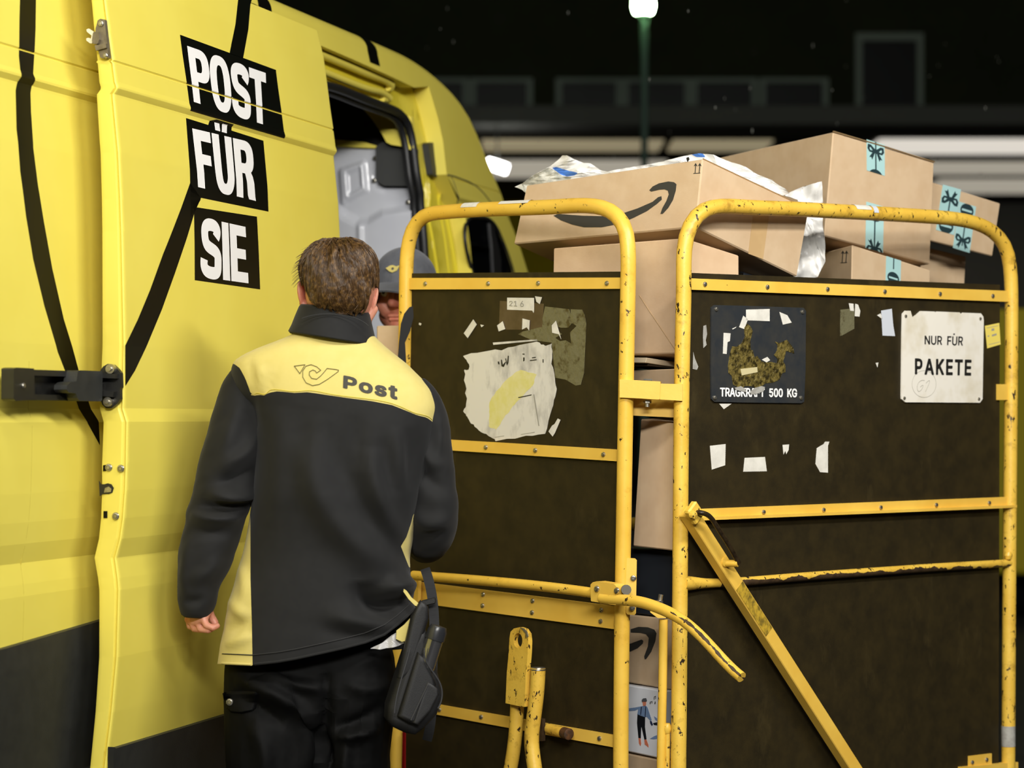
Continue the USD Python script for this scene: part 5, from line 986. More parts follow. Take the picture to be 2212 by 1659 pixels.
yoke_low = [(440, 770), (500, 784.5), (507, 787), (518, 795), (530, 818), (539, 842), (544, 858), (550, 854.5), (560, 853), (574, 854.5), (580, 848.5), (600, 845), (636, 849), (666, 847), (711, 854), (756, 860.5), (801, 866), (847, 875), (877, 887), (901, 897), (922, 902), (934, 911), (944.5, 921.7), (960, 935)]
ypoly = yoke_low + [(990, 900), (990, 640), (440, 640)]
p = proj(torso.vertices); yk, low = split_mesh(torso, poly_sd(p, ypoly))
p = proj(low.vertices); sp1, low2 = split_mesh(low, poly_sd(p, [(537, 1080), (541, 1120), (541, 1250), (544, 1350), (546, 1460), (400, 1470), (400, 1080)]))
p = proj(low2.vertices); sp2, low3 = split_mesh(low2, poly_sd(p, [(893, 1110), (888, 1130), (878, 1160), (866, 1180), (880, 1216), (884, 1226), (930, 1226), (930, 1110)]))
jk = obj("jacket", low3, JACK, man, smooth=True, label="charcoal softshell jacket body")
obj("yoke", yk, JACKY, jk, smooth=True, label="yellow shoulder yoke with the post horn and word Post")
obj("side_panel", sp1, JACKY, jk, smooth=True, label="yellow left side panel of the jacket")
if sp2 is not None: obj("side_panel", sp2, JACKY, jk, smooth=True, label="yellow right side panel of the jacket")
# hem band (stitched), slightly proud
def on_surface(mesh, out=.002):
    from scipy.interpolate import LinearNDInterpolator
    v = np.array(mesh.vertices); nn = np.array(mesh.vertex_normals); k = nn[:, 1] < .15; pp = proj(v[k]); it = LinearNDInterpolator(pp, v[k][:, 1])
    def f(px, py):
        y = it(np.atleast_1d(px), np.atleast_1d(py)); y = np.where(np.isnan(y), np.nanmean(y) if np.isfinite(np.nanmean(y)) else YM - .12, y); r = np.stack([(np.atleast_1d(px) - CX) / F, np.ones_like(y), (HZ - np.atleast_1d(py)) / F], -1)
        return CAM + r * (y - out)[:, None]
    return f
srf = on_surface(torso, .0015)
hx = np.linspace(480, 893, 60); hy = np.interp(hx, hemx, hemy)
obj("hem_seam", tube(srf(hx, hy - 22), .0012, 6), mat("seam_dark", (34, 34, 34), .8), jk, kind="stuff")
obj("hem_edge", [tube(srf(hx[hx > 545], hy[hx > 545] - 1.5), .003, 8)], JACK, jk, smooth=60)
obj("hem_edge", [tube(srf(hx[hx <= 546], hy[hx <= 546] - 1.5), .003, 8)], JACKY, jk, smooth=60, label="yellow hem of the left side panel")
# sleeves
def sleeve(rows, folds, seed):
    rows = np.array(rows, float); c = np.array([mp(r[0], r[1], r[3]) for r in rows]); q = spline(np.c_[c, rows[:, 2] / F * YM], 90)
    t = tube(q[:, :3], np.maximum(q[:, 3], .01), 64); t = creases(t, folds); v = np.array(t.vertices); nn = np.array(t.vertex_normals); v += nn * (.009 * (meshkit.fbm(v * [14, 14, 20], 3, seed) - .5))[:, None]
    t = trimesh.Trimesh(v, t.faces, process=False); trimesh.smoothing.filter_taubin(t, iterations=3); return t
sl_l = sleeve([(545, 800, 34, .0), (533, 822, 42, .0), (524, 850, 50, .0), (516, 900, 58, -.005), (507, 950, 62, -.01), (497, 1000, 66, -.01), (487, 1050, 68, -.01), (473, 1095, 64, -.01), (460, 1140, 62, -.012), (447, 1190, 60, -.015), (437, 1230, 53, -.018), (430, 1262, 45, -.02), (426, 1295, 42, -.02), (424, 1318, 36, -.02), (423, 1334, 28, -.02)],
    [([(560, 935), (520, 985), (470, 1010)], .010, 16), ([(556, 1010), (520, 1030), (470, 1040)], -.012, 13), ([(556, 1065), (515, 1075), (450, 1060)], .014, 14), ([(550, 1085), (505, 1095), (425, 1090)], -.012, 10), ([(520, 1110), (470, 1120), (410, 1110)], .012, 14), ([(500, 1150), (450, 1150), (400, 1140)], -.007, 12), ([(520, 870), (500, 930), (480, 1000)], .006, 16), ([(545, 870), (560, 910), (556, 950)], .008, 9), ([(470, 1200), (440, 1240), (410, 1250)], .006, 14), ([(440, 1290), (420, 1300), (395, 1295)], -.005, 8), ([(410, 1160), (400, 1230), (400, 1290)], .004, 10)], 31)
sl_r = sleeve([(885, 840, 36, .0), (903, 862, 44, .0), (918, 895, 46, .0), (926, 940, 46, .0), (930, 990, 48, .0), (934, 1040, 52, .0), (936, 1085, 54, .0), (936, 1120, 53, .01), (933, 1150, 50, .03), (926, 1168, 46, .07), (918, 1175, 42, .13), (910, 1172, 36, .19), (905, 1168, 32, .235)],
    [([(900, 940), (920, 990), (960, 1010)], .008, 14), ([(905, 1000), (930, 1040), (975, 1060)], -.006, 13), ([(890, 1100), (920, 1130), (970, 1120)], .008, 14), ([(885, 1170), (930, 1160), (970, 1150)], -.007, 12), ([(945, 900), (950, 940), (946, 990)], .005, 10), ([(905, 950), (912, 985), (903, 1040)], -.006, 8)], 32)
for t_, lab in ((sl_l, "left sleeve hanging down"), (sl_r, "right sleeve bent forward")): obj("sleeve", t_, JACK, jk, smooth=True, label="charcoal " + lab)
# collar: stand-up band with an outer fold
def band(rows, m_, name, **k):
    P_ = []
    for y, xl, xr, tl, b, dy in rows:
        th = np.linspace(0, 2 * np.pi, 72); px = (xl + xr) / 2 + (xr - xl) / 2 * np.cos(th); py = y + tl * np.cos(th); P_.append(np.c_[(px - CX) / F * YM, YM + dy + b * np.sin(th), CH + (HZ - py) / F * YM])
    return obj(name, grid_mesh(np.array(P_)), m_, jk, smooth=True, **k)
band([(676, 656, 790, 9, .078, .012), (669, 653, 794, 9, .083, .012), (666, 649, 797, 9, .088, .012), (671, 645, 800, 9, .092, .010), (690, 637, 803, 9, .096, .008), (712, 630, 809, 12, .102, .004), (730, 623, 815, 15, .112, .0), (735, 627, 811, 15, .108, .0), (722, 640, 800, 10, .09, .0)], JACK, "collar", label="charcoal stand-up collar")
obj("collar_seam", tube(np.array([mp(x, y, -.093) for x, y in spline([(652, 688), (690, 679), (735, 680), (775, 690), (796, 704)], 24)]), .0010, 6), mat("seam_grey", (36, 36, 36), .8), jk, kind="stuff")
lp_ = spline(np.vstack([srf(734, 716)[0] + [0, -.004, 0], srf(735, 722)[0] + [0, -.006, 0], srf(741, 726)[0] + [0, -.006, 0], srf(752, 726)[0] + [0, -.006, 0], srf(756, 721)[0] + [0, -.006, 0], srf(754, 716)[0] + [0, -.004, 0]]), 24)
obj("hang_loop", tube(lp_, .0015, 8), INK, jk, label="small black hanging loop below the collar")
# print on the yoke
def on_cloth(shape_px, m_, name, **k):
    v, f = trimesh.creation.triangulate_polygon(shape_px, engine="earcut") if shape_px.geom_type == "Polygon" else (lambda L: (np.vstack([a for a, _ in L]), np.vstack([b + o for (_, b), o in zip(L, np.cumsum([0] + [len(a) for a, _ in L[:-1]]))])))([trimesh.creation.triangulate_polygon(g, engine="earcut") for g in shape_px.geoms])
    v = np.c_[v, np.zeros(len(v))]; v, f = trimesh.remesh.subdivide_to_size(v, f, 4.0, max_iter=10); obj(name, trimesh.Trimesh(srf(v[:, 0], v[:, 1]), f, process=False), m_, jk, smooth=False, **k)
PRJ = mat("jacket_print", (58, 56, 48), .8); LINE = mat("jacket_outline", (96, 88, 40), .8)
qd = [(742, 810.5), (859, 832.5), (858.5, 864), (741, 838.8)]
gl = text_shape("Post", .035, .10).segmentize(.08); bx = gl.bounds; A_ = [np.array(q) for q in qd]
gl = shapely.transform(gl, lambda p: (lambda a, b: (A_[3] * (1 - a) + A_[2] * a) * (1 - b) + (A_[0] * (1 - a) + A_[1] * a) * b)((p[:, :1] - bx[0]) / (bx[2] - bx[0]), (p[:, 1:2] - bx[1]) / (bx[3] - bx[1])))
on_cloth(gl, PRJ, "lettering", label="dark grey Post lettering on the yoke")
horn = [(693, 799.6), (684, 792), (672, 787.5), (661, 790.6), (654, 801), (654, 814.7), (661, 826.7), (675, 832.8), (690, 830), (708, 819), (730.6, 802.6), (731.5, 799.6), (726, 798), (706.5, 795.7), (700, 804), (693, 811.7), (684, 819), (673, 817), (668, 810), (668.8, 802.6), (676, 799), (681, 801), (684, 805.5), (693, 799.6)]
ol = LineString(horn).buffer(.75).union(LineString([(635.6, 790.6), (659, 787.6), (647.7, 807), (635.6, 790.6)]).buffer(.75))
on_cloth(ol, LINE, "horn_outline", label="outlined post horn emblem on the yoke")
sty = spline(np.array(yoke_low)[7:-2] - [0, 3.5], 70); obj("yoke_seam", tube(srf(sty[:, 0], sty[:, 1]), .0007, 5), mat("yellow_stitch", (206, 188, 60), .8), jk, kind="stuff")
# turned-out lining and shirt at the right hem
LNP = Plane(mp(880, 1360, -.10), [.25, -1, 0])
obj("lining", plate(LNP, [(888, 1333), (903, 1340), (912, 1346), (906, 1358), (890, 1374), (876, 1384), (868, 1386), (855, 1380), (856, 1362), (872, 1350)], .004, 0, maxedge=.02), JACKY, jk, smooth=40, label="yellow inside of the jacket turned out at the hem")
obj("lining", plate(LNP.shift(.012), [(872, 1272), (878, 1276), (888, 1290), (904, 1303), (903, 1310), (896, 1308), (882, 1294), (871, 1278)], .003, 0), JACKY, jk, smooth=40, label="yellow piping at the right vent")
sh_ = plate(LNP.shift(-.012), [(800, 1401), (826, 1388), (846, 1372), (858, 1365), (862, 1380), (872, 1388), (860, 1395), (840, 1399), (820, 1402)], .006, 0, maxedge=.008); sv = np.array(sh_.vertices); sv[:, 1] += .006 * np.sin(proj(sv)[:, 0] * .22); 
obj("shirt", trimesh.Trimesh(sv, sh_.faces, process=False), mat("white_shirt", (196, 194, 192), .85), man, smooth=40, label="white shirt tail showing below the jacket")
# ---- trousers
tparts = [m3.Manifold.batch_hull([ball(mp(576, 1395, .01), .080), ball(mp(765, 1395, .01), .080), ball(mp(574, 1440, .01), .092), ball(mp(768, 1440, .01), .090), ball(mp(578, 1500, .01), .099), ball(mp(762, 1500, .01), .099)]),
    m3.Manifold.batch_hull([ball(mp(578, 1500, .01), .099), ball(HIPL + [0, 0, -.02], .102), ball(mp(588, 1640, .0), .105)]), m3.Manifold.batch_hull([ball(mp(762, 1500, .01), .099), ball(mp(752, 1640, .01), .092)])]
tparts += [bone(mp(588, 1640), .105, KNL, .088), bone(KNL, .088, AKL + [0, 0, .03], .072), bone(mp(752, 1640, .01), .094, KNR, .082), bone(KNR, .082, AKR + [0, 0, .03], .072)]
tr_ = organic(tparts, .0095, 10)
tr_ = creases(tr_, [([(510, 1455), (570, 1490), (640, 1530), (690, 1580)], .016, 16), ([(500, 1500), (560, 1530), (620, 1570)], -.010, 14), ([(700, 1450), (705, 1520), (690, 1600)], -.012, 10), ([(560, 1450), (640, 1480), (720, 1490)], .010, 14), ([(720, 1570), (770, 1560), (830, 1520)], -.010, 12), ([(720, 1590), (770, 1586), (820, 1570)], .014, 12), ([(690, 1580), (700, 1620), (696, 1690)], -.022, 14), ([(540, 1560), (570, 1620), (560, 1700)], .010, 18), ([(640, 1540), (660, 1600), (650, 1680)], .010, 16), ([(740, 1470), (790, 1490), (850, 1470)], .008, 14), ([(750, 1600), (745, 1640), (750, 1700)], .008, 12)])
trp = obj("trousers", tr_, TROU, man, smooth=True, label="black work trousers")
ts = on_surface(tr_, .006)
fpoly = Polygon([(480, 1499), (486, 1493), (552, 1493), (557, 1500), (553, 1530), (546, 1537), (522, 1543), (498, 1541), (486, 1530)]); fm_ = poly_mesh(fpoly, 1.0, None); fv, ff = trimesh.remesh.subdivide_to_size(fm_.vertices * [1, 1, 8], fm_.faces, 6, max_iter=12)
fw = ts(fv[:, 0], fv[:, 1]); edge_ = np.clip(poly_sd(fv[:, :2], list(fpoly.exterior.coords)[:-1]), 0, 5) / 5; fw[:, 1] += .006 - .009 * (fv[:, 2] / 8) * edge_
cp = obj("pocket_flap", trimesh.Trimesh(fw, ff, process=False), TROU, trp, smooth=50, label="cargo pocket flap with a metal snap")
obj("snap", bolt(ts(497, 1516)[0] + [0, -.005, 0], [-.2, -1, 0], .0085, .004), STEEL, trp)
for a, nm in ((AKL, 0), (AKR, 1)):
    obj("shoe", hull([a + np.array([x, y, z]) for x in (-.045, .045) for y, z in ((-.075, -.085), (.19, -.085), (.21, -.06), (.12, -.01), (-.07, .01), (-.085, -.05))]), SHOE, man, smooth=40)
# ---- hip pouch and what it holds
BGP = Plane(mp(890, 1450, -.115), [.18, -1, 0])
def pillow(pl, px, thick, rnd=.02, layers=4):
    Pg = Polygon([pl.uv(*q) for q in px]).buffer(0); ms = []; hs = []
    for k in range(layers + 1):
        t_ = k / layers; ins = rnd * (1 - math.sqrt(max(0, 1 - (1 - t_) ** 2))) if t_ < 1 else 0; hs.append((Pg.buffer(-ins - .0005, join_style=1), thick / 2 * (1 - (1 - t_)) ))
    pts_ = []
    for k in range(layers + 1):
        a = math.pi / 2 * k / layers; q = Pg.buffer(-rnd * (1 - math.cos(a))); 
        for g in getattr(q, "geoms", [q]): pts_ += [(*c, sgn_ * (thick / 2 - rnd * (1 - math.sin(math.pi / 2 - a)) if False else thick / 2 - rnd + rnd * math.sin(a))) for c in g.exterior.coords for sgn_ in (-1, 1)]
    return hull(pl.lift(np.array(pts_)))
bag = thing("hip_pouch", "black nylon hip pouch hanging at the right side of the person in the jacket", "bag", mp(890, 1580, -.115))
obj("pouch", pillow(BGP.shift(-.03), [(866, 1420), (880, 1380), (905, 1345), (925, 1372), (938, 1455), (946, 1480), (952, 1500), (940, 1540), (912, 1570), (893, 1584), (872, 1580), (842, 1566), (832, 1550), (834, 1520), (850, 1482)], .09, .02), BAGM, bag, smooth=40)
obj("front_pocket", pillow(BGP.shift(.022), [(902, 1408), (920, 1428), (936, 1462), (942, 1478), (905, 1566), (882, 1560), (858, 1546), (880, 1490)], .03, .010), BAGM, bag, smooth=40, label="flat front pocket of the pouch")
obj("pocket_flap", pillow(BGP.shift(.030), [(922, 1470), (944, 1486), (948, 1500), (930, 1535), (902, 1566), (890, 1560), (905, 1520)], .02, .006), BAGM, bag, smooth=40)
obj("piping", [tube(spline(np.array([BGP.shift(.040).hit(*q) for q in g]), 30), .0018, 6) for g in ([(886, 1400), (872, 1450), (858, 1500), (852, 1540)], [(917, 1400), (934, 1450), (952, 1480), (954, 1510), (946, 1530)], [(924, 1480), (905, 1520), (888, 1556)])], mat("nylon_edge", (40, 40, 42), .6), bag, kind="stuff")
obj("upper_flap", pillow(BGP.shift(.0), [(888, 1330), (908, 1296), (924, 1310), (926, 1334), (905, 1400), (890, 1450), (868, 1470), (858, 1462), (872, 1420)], .03, .010), BAGM, bag, smooth=40, label="hanging flap of the pouch")
def ribbon(c, w, th, m_, par, name, **k):
    c = np.array(c); t_ = np.gradient(c, axis=0); P_ = []
    for p_, q in zip(c, t_):
        s_ = nrm(np.cross(q, [0, 1, 0])); P_.append([p_ - s_ * w / 2, p_ + s_ * w / 2, p_ + s_ * w / 2 + [0, th, 0], p_ - s_ * w / 2 + [0, th, 0], p_ - s_ * w / 2])
    return obj(name, grid_mesh(np.array(P_)), m_, par, smooth=30, **k)
ribbon(spline([mp(918, 1228, .05), mp(928, 1262, .05), mp(936, 1310, .05), mp(938, 1370, .05), mp(934, 1450, .05), mp(932, 1540, .04), mp(922, 1600, .05)], 40), .022, .002, mat("webbing", (26, 26, 28), .7, (18, 18, 20), 400, stretch=(.2, .2, 1)), bag, "shoulder_strap", label="black webbing strap of the pouch")
obj("buckle", box_axes(mp(926, 1300, .03), [.016, 0, .004], [0, .006, 0], [0, 0, .007], .002), BLKM, bag)
fb = nrm(mp(943, 1368, -.1) - mp(920, 1440, -.1)); b0 = mp(922, 1434, -.125)
flask = thing("bottle", "shiny dark steel bottle standing in the hip pouch", "bottle", b0)
obj("flask", lathe([(0, -.012), (.0185, -.012), (.0195, -.004), (.0195, .055)][::-1], b0, fb, 28), mat("dark_chrome", (130, 130, 134), .16, metal=.9), flask, smooth=50)
obj("bottle_cap", lathe([(.0195, .055), (.0215, .056), (.0215, .076), (.0175, .086), (0, .088)][::-1], b0, fb, 28), mat("smoky_plastic", (36, 37, 40), .3), flask, smooth=40)

# ---- second person behind the trolley's end, at the van's opening
Y2 = 7.0
def m2(px, py, dy=0.0): return at(px, py, Y2 + dy)
man2 = thing("person", "person in a grey cap facing the camera behind the trolley, holding a box", "person", [*m2(880, 905)[:2], 0])
h2 = m2(876, 635); yaw = np.array([math.sin(math.radians(-16)), -math.cos(math.radians(-16)), 0]); sd = np.array([-yaw[1], yaw[0], 0])
def o3(f_, s_, u_): return h2 + yaw * f_ + sd * s_ + np.array([0, 0, u_])
sk = m3.Manifold.sphere(1, 36).scale([.078, .098, .112]).rotate([0, 0, -16]).translate([float(x) for x in h2])
p2 = [sk, m3.Manifold.batch_hull([ball(o3(.06, 0, -.085), .032), ball(o3(.02, .035, -.06), .035), ball(o3(.02, -.035, -.06), .035)]), m3.Manifold.batch_hull([ball(o3(.118, 0, -.030), .012), ball(o3(.092, 0, .012), .008), ball(o3(.095, .013, -.033), .009), ball(o3(.095, -.013, -.033), .009)]),
    bone(o3(.080, .032, .016), .012, o3(.088, .012, .020), .010), bone(o3(.080, -.032, .016), .012, o3(.088, -.012, .020), .010), bone(o3(.072, .042, -.030), .020, o3(.066, .03, -.05), .022), bone(o3(.072, -.042, -.030), .020, o3(.066, -.03, -.05), .022), bone(o3(.090, .016, -.064), .006, o3(.090, -.016, -.064), .006), bone(o3(.088, .013, -.074), .0065, o3(.088, -.013, -.074), .0065), bone(o3(-.02, 0, -.07), .055, o3(-.03, 0, -.17), .06)]
for s_ in (-1, 1): p2.append(m3.Manifold.sphere(1, 18).scale([.007, .017, .030]).rotate([0, 0, -16 + 18 * s_]).translate([float(x) for x in o3(-.005, .080 * s_, -.01)]))
sh2 = np.array([h2[0] + .0, Y2 + .03, h2[2] - .25])
SH = [sh2 + sd * .15, sh2 - sd * .15]; EL = [SH[0] + yaw * .02 + [0.02, 0, -.28], SH[1] + yaw * .02 + [-.02, 0, -.28]]; WR = [EL[0] + yaw * .13 + [-.04, 0, .12], EL[1] + yaw * .13 + [.04, 0, .12]]
hip2 = np.array([sh2[0], Y2 + .04, .95]); p2 += [bone(SH[0], .06, SH[1], .06), bone(sh2 - [0, 0, .06], .10, hip2, .11)]
for k, s_ in ((0, 1), (1, -1)):
    p2 += [bone(SH[k], .048, EL[k], .038), bone(EL[k], .036, WR[k], .026)]
    hd2 = WR[k] + yaw * .05 + [0, 0, .01]; p2 += [bone(WR[k], .024, hd2, .022)]
    for j in range(4): a = hd2 + np.array([0, 0, .024 - .016 * j]); p2 += chain([a, a + yaw * .03 - sd * s_ * .006, a + yaw * .05 - sd * s_ * .012], [.0085, .008, .007])
    p2 += chain([WR[k] + [0, 0, .02], WR[k] + yaw * .03 + [0, 0, .045]], [.011, .008])
    kn2 = hip2 + sd * .1 * s_ + [0, 0, -.45]; an2 = hip2 + sd * .11 * s_ + [0, 0, -.86]; p2 += [bone(hip2 + sd * .09 * s_ - [0, 0, .05], .085, kn2, .058), bone(kn2, .058, an2, .042), bone(an2, .04, an2 + yaw * .14 - [0, 0, .05], .035)]
obj("body", organic(p2, .009, 5), mat("ruddy_skin", (214, 142, 116), .5, (200, 116, 94), 26), man2, smooth=True)
for s_ in (-1, 1):
    obj("eye", tri(ball(o3(.088, .031 * s_, .000), .0115, 20)), mat("eye_white_" + "abc"[s_ + 1], (220, 214, 206), .2), man2, smooth=True); obj("iris", tri(ball(o3(.0955, .031 * s_, .000), .0055, 16)), INK, man2, smooth=True)
# cap
dome_, P_ = [], []
for a in np.linspace(0, math.pi / 2, 16):
    th = np.linspace(0, 2 * np.pi, 64); r = math.cos(a); P_.append([h2 + yaw * (.004 + .112 * r * math.cos(t)) + sd * (.089 * r * math.sin(t)) + np.array([0, 0, .022 + .108 * math.sin(a) ** .92]) for t in th])
cap2 = obj("cap", grid_mesh(np.array(P_)[:, ::-1]), CAPM, man2, smooth=True, label="grey baseball cap")
br_ = []
for r in np.linspace(0, 1, 8):
    br_.append([h2 + yaw * (.03 + (.085 * math.cos(t) + .075 * r * (math.cos(t) ** .5 if math.cos(t) > 0 else 0))) + sd * (.088 * math.sin(t) * (1 - .06 * r)) + np.array([0, 0, .028 - .028 * r - .018 * math.sin(t) ** 2 * (.5 + .5 * r)]) for t in np.linspace(-math.pi / 2, math.pi / 2, 40)])
br_ = np.array(br_); obj("brim", [grid_mesh(br_), grid_mesh(br_[:, ::-1] - [0, 0, .003])], CAPM, cap2, smooth=40, label="curved brim of the cap")
e0 = o3(.108, 0, .062); ep = Plane(e0, yaw + np.array([0, 0, .35])); emb = Polygon([(-.020, .002), (-.008, .010), (.0, .011), (.010, .007), (.020, .010), (.012, -.006), (.0, -.011), (-.008, -.008)]).difference(Point(0, 0).buffer(.004)); em = poly_mesh(emb, .003); em.vertices = ep.lift(em.vertices + [0, 0, .002]); obj("emblem", em, JACKY, cap2, smooth=False, label="small yellow emblem on the cap")
obj("cap_button", tri(ball(h2 + [0, 0, .131], .008, 14)), CAPM, cap2, smooth=True)
jparts = [m3.Manifold.batch_hull([ball(SH[0], .066), ball(SH[1], .066), ball(sh2 + [0, 0, .03], .08), ball(hip2 + sd * .06, .13), ball(hip2 - sd * .06, .13)])]
for k in (0, 1): jparts += [bone(SH[k], .068, EL[k], .055), bone(EL[k], .055, WR[k], .040)]
jparts.append(bone(sh2 + [0, 0, .05], .075, h2 + [0, .025, -.15], .068))
obj("jacket", organic(jparts, .014, 8), NAVYJ, man2, smooth=True, label="dark work jacket")
tp2 = [m3.Manifold.batch_hull([ball(hip2 + sd * .06 - [0, 0, .06], .12), ball(hip2 - sd * .06 - [0, 0, .06], .12)])]
for s_ in (-1, 1): kn2 = hip2 + sd * .1 * s_ + [0, 0, -.45]; an2 = hip2 + sd * .11 * s_ + [0, 0, -.86]; tp2 += [bone(hip2 + sd * .08 * s_ - [0, 0, .08], .11, kn2, .085), bone(kn2, .085, an2 + [0, 0, .03], .07)]; obj("shoe", hull([an2 + yaw * y + sd * x + [0, 0, z] for x in (-.045, .045) for y, z in ((-.075, -.09), (.17, -.09), (.19, -.06), (.1, -.02), (-.07, .0))]), SHOE, man2, smooth=40)
obj("trousers", organic(tp2, .014, 8), TROU, man2, smooth=True)
hb = (WR[0] + WR[1]) / 2 + yaw * .13; zt = at(860, 704, hb[1])[2]
xl_ = at(819, 730, hb[1])[0]
bx_c = np.array([xl_ + .135, hb[1] + .01, zt - .13])
bx_ = thing("held_parcel", "tan box held against the chest by the person in the grey cap", "box", bx_c - [0, 0, .13])
obj("carton", box_axes(bx_c, sd * .13, yaw * .06, [0, 0, .13], .003), CARD, bx_, smooth=False)
# ================================================================ background: dark hall building, lamp post, other vans
def wp(Y): return Plane(np.array([0, Y, CH]), [0, -1, 0])
WALLM = mat("dark_facade", (62, 66, 42), .9, (54, 58, 36), 1.5)
FRAMEM = mat("window_frame", (176, 190, 174), .7); PANEM = mat("dark_pane", (12, 14, 10), .45)
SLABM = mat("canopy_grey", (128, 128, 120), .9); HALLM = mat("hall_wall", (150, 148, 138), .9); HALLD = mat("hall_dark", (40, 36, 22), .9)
LITW = mat("strip_light_white", (255, 247, 234), .5, emit=.64); LITD = mat("strip_light_dim", (255, 236, 190), .5, emit=.22); LITM = mat("strip_light_mid", (255, 245, 224), .5, emit=.32)
YB = 35.0
W35 = wp(YB)
def rect(x0, y0, x1, y1): return [(x0, y0), (x1, y0), (x1, y1), (x0, y1)]
holes = [(1028, 180, 1138, 238), (1213, 180, 1330, 235), (1357, 180, 1478, 235), (1505, 180, 1622, 235), (1652, 180, 1775, 235), (905, 180, 1000, 238)]
obj("wall_back", plate(W35, rect(200, -700, 3000, 262), .3, -.3), WALLM, None, smooth=False, kind="structure", label="dark upper facade of the hall building", category="wall")
for k, h in enumerate(holes):
    x0, y0, x1, y1 = h; fr = plate(W35, rect(x0 - 13, y0 - 9, x1 + 13, y1 + 9), .12, 0, holes=[rect(*h)])
    w = obj(f"window_{k + 1}", fr, FRAMEM, None, smooth=False, kind="structure", category="window", label=("leftmost", "second", "third", "fourth", "rightmost", "van-side")[k] + " window in the row of the dark facade")
    obj("pane", plate(W35, rect(*h), .02, .02), PANEM, w, smooth=False)
fr = plate(W35, rect(1846, 74, 1992, 244), .12, 0, holes=[rect(1860, 90, 1978, 230)])
w = obj("window_7", fr, FRAMEM, None, smooth=False, kind="structure", category="window", label="large framed window at the right of the dark facade"); obj("pane", plate(W35, rect(1860, 90, 1978, 230), .02, .02), PANEM, w, smooth=False)
cz = at(1500, 276, YB)[2]
obj("canopy", box_axes((3.0, YB - .6, cz), (16, 0, 0), (0, .9, 0), (0, 0, .13), .02), SLABM, None, smooth=False, kind="structure", label="grey concrete canopy over the hall front", category="canopy")
obj("hall_ceiling", box_axes((3.0, YB + 5, cz - .16), (16, 0, 0), (0, 5.6, 0), (0, 0, .03)), HALLD, None, smooth=False, kind="structure", category="ceiling", label="dark ceiling of the open hall")
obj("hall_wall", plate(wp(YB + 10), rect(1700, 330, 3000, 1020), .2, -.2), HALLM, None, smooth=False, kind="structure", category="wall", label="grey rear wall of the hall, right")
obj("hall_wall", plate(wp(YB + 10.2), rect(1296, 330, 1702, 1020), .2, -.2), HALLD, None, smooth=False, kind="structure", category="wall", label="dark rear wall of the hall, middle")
obj("hall_gate", plate(wp(YB + 9.8), rect(100, 392, 1300, 1020), .2, -.2), mat("gate_olive", (226, 200, 4), .8), None, smooth=False, kind="structure", category="gate", label="dim yellow gate at the hall's rear, left")
ZC = cz - .19                                                       # underside of the hall's ceiling
def ceil_y(py): return (ZC - .03 - CH) * F / (HZ - py)
for (x0, y0, x1, y1, m_, lab) in ((1042, 306, 1428, 327, LITD, "dim ceiling light above the van's nose, nearest row"), (1448, 306, 1660, 327, LITD, "dim ceiling light behind the white mailers"), (1062, 350, 1430, 384, LITM, "long ceiling light above the left mailer, middle row"), (1880, 304, 2260, 333, LITW, "bright ceiling light at the upper right, nearest row"), (1985, 353, 2260, 377, LITM, "ceiling light at the right, middle row"), (2005, 390, 2260, 418, LITM, "ceiling light at the right, farthest row")):
    Ya, Yb = ceil_y(y0), ceil_y(y1); Ym = (Ya + Yb) / 2; xa, xb = at(x0, y0, Ym)[0], at(x1, y0, Ym)[0]; c = np.array([(xa + xb) / 2, Ym, ZC])
    t = thing("ceiling_light", lab, "lamp", c); obj("housing", box_axes(c + [0, 0, .015], [(xb - xa) / 2 + .05, 0, 0], [0, (Yb - Ya) / 2 + .05, 0], [0, 0, .018]), SLABM, t, smooth=False); obj("diffuser", box_axes(c - [0, 0, .018], [(xb - xa) / 2, 0, 0], [0, (Yb - Ya) / 2, 0], [0, 0, .018], .006), m_, t, smooth=False)
a, b = at(1053, 352, YB - 1.5), at(1095, 366, YB - 1.5)
t = thing("tube_lamp", "short bright white lamp hanging beside the van's roof", "lamp", (a + b) / 2); obj("tube", rod(a, b, .06, 16), mat("lamp_white", (255, 255, 255), .5, emit=14), t); obj("hanger", rod((a + b) / 2, [*((a + b) / 2)[:2], cz - .12], .012, 8), SLABM, t)
# street lamp
LY = 24.0; lc = at(1390, 12, LY); pt = at(1392, 30, LY)
t = thing("street_lamp", "slim street lamp with a glowing round head against the dark facade", "lamp", [*pt[:2], 0])
GREENP = mat("lamp_post_grey", (96, 124, 108), .55)
obj("pole", tube([[*pt[:2], 0], [*pt[:2], 1.2], [*pt[:2], 1.25], [*pt[:2], pt[2]]], [.05, .05, .036, .034], 16), GREENP, t)
obj("lamp_head", lathe([(.05, -.085), (.088, -.07), (.105, -.01), (.10, .05), (.06, .10), (0, .115)][::-1], lc, [0, 0, 1], 24), mat("lamp_glow", (206, 255, 188), .5, emit=60), t, smooth=50)
obj("lamp_collar", lathe([(.034, -.12), (.06, -.10), (.06, -.08), (.03, -.075)][::-1], lc, [0, 0, 1], 20), GREENP, t)
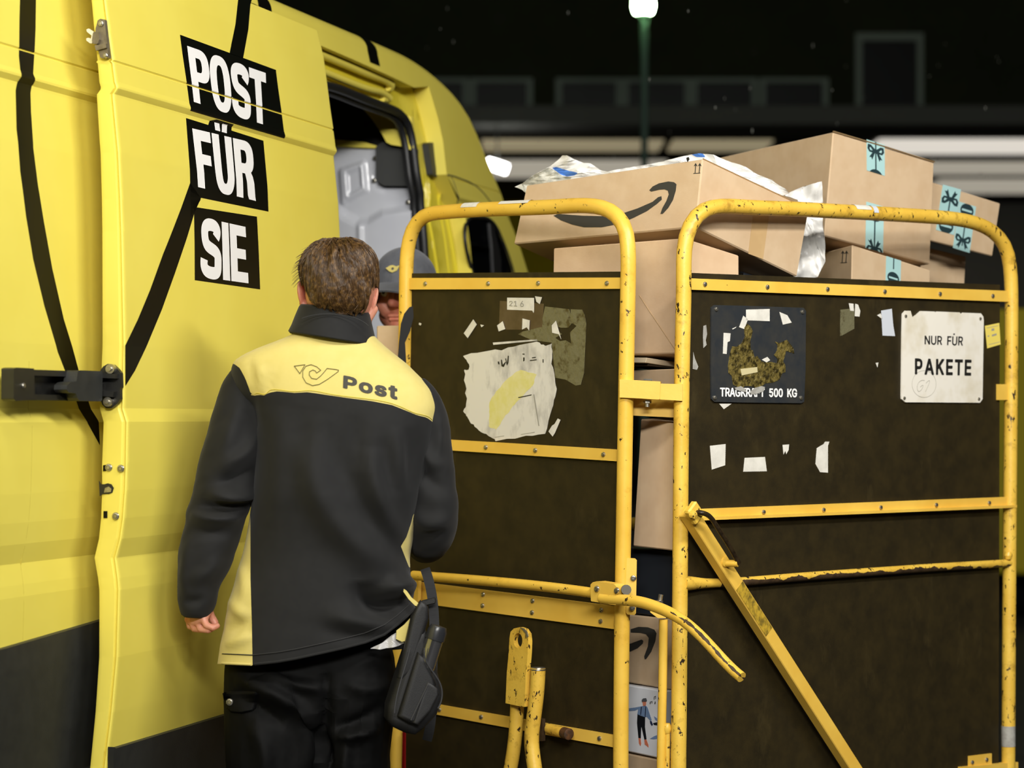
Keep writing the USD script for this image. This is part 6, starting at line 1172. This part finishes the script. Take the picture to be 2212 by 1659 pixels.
# another van, far off in the dark
def far_van(c, yaw_, label, paint, L=5.5, H=2.5):
    t = thing("parked_van", label, "van", [*c, 0]); d = np.array([math.cos(yaw_), math.sin(yaw_), 0]); n = np.array([-d[1], d[0], 0]); c = np.array([*c, 0.0])
    prof_ = [(-L / 2, .35), (-L / 2, H - .2), (-L / 2 + .15, H), (L / 2 - 1.7, H), (L / 2 - 1.3, H - .15), (L / 2 - .75, 1.35), (L / 2 - .1, 1.05), (L / 2, .8), (L / 2, .35)]
    m = poly_mesh(Polygon(prof_).buffer(-.05).buffer(.05), 1.95); v = np.array(m.vertices); obj("body", trimesh.Trimesh(c + v[:, :1] * d + (v[:, 2:3] - .975) * n + v[:, 1:2] * [0, 0, 1.0], m.faces, process=False), paint, t, smooth=False)
    for s_ in (-1, 1):
        m = poly_mesh(Polygon([(L / 2 - 1.75, 1.4), (L / 2 - 1.75, H - .5), (L / 2 - 1.35, H - .5), (L / 2 - .95, 1.4)]), .01); v = np.array(m.vertices); obj("cab_window", trimesh.Trimesh(c + v[:, :1] * d + s_ * (.976 + v[:, 2:3]) * n + v[:, 1:2] * [0, 0, 1.0], m.faces, process=False), PANEM, t, smooth=False)
        for x in (-L / 2 + 1, L / 2 - .95): obj("wheel", lathe([(.04, .10), (.22, .1), (.32, .09), (.33, .06), (.33, -.06), (.32, -.09), (.04, -.1)][::-1], c + d * x + n * s_ * .9 + [0, 0, .33], n, 24), RUBBER, t)
OLIVE = mat("far_van_yellow", (206, 188, 40), .5)
far_van((5.3, 19.0), math.radians(60), "yellow van parked in the dark at the right edge", OLIVE, H=2.15)
# sparse snow in the lamplight
rng = np.random.default_rng(5); fl = []
for k in range(42):
    px, py, Y = rng.uniform(900, 2212), rng.uniform(0, 420), rng.uniform(8.5, 16); c = at(px, py, Y); r = rng.uniform(.0012, .0022)
    s_ = trimesh.creation.icosphere(1); fl.append(trimesh.Trimesh(c + np.array(s_.vertices) * [r, r, r * rng.uniform(2, 5)], s_.faces, process=False))
obj("falling_snow", fl, mat("snow", (150, 150, 140), .8), None, smooth=True, label="sparse snowflakes drifting in front of the dark facade", category="snow", kind="stuff")
GROUND = mat("asphalt", (62, 60, 55), .7, (44, 43, 40), 6, bump=.6, bscale=120, bdist=.004)
obj("ground", box_axes((0, 25, -.05), (40, 0, 0), (0, 45, 0), (0, 0, .05)), GROUND, kind="structure", label="dark asphalt yard of the loading area", category="ground")
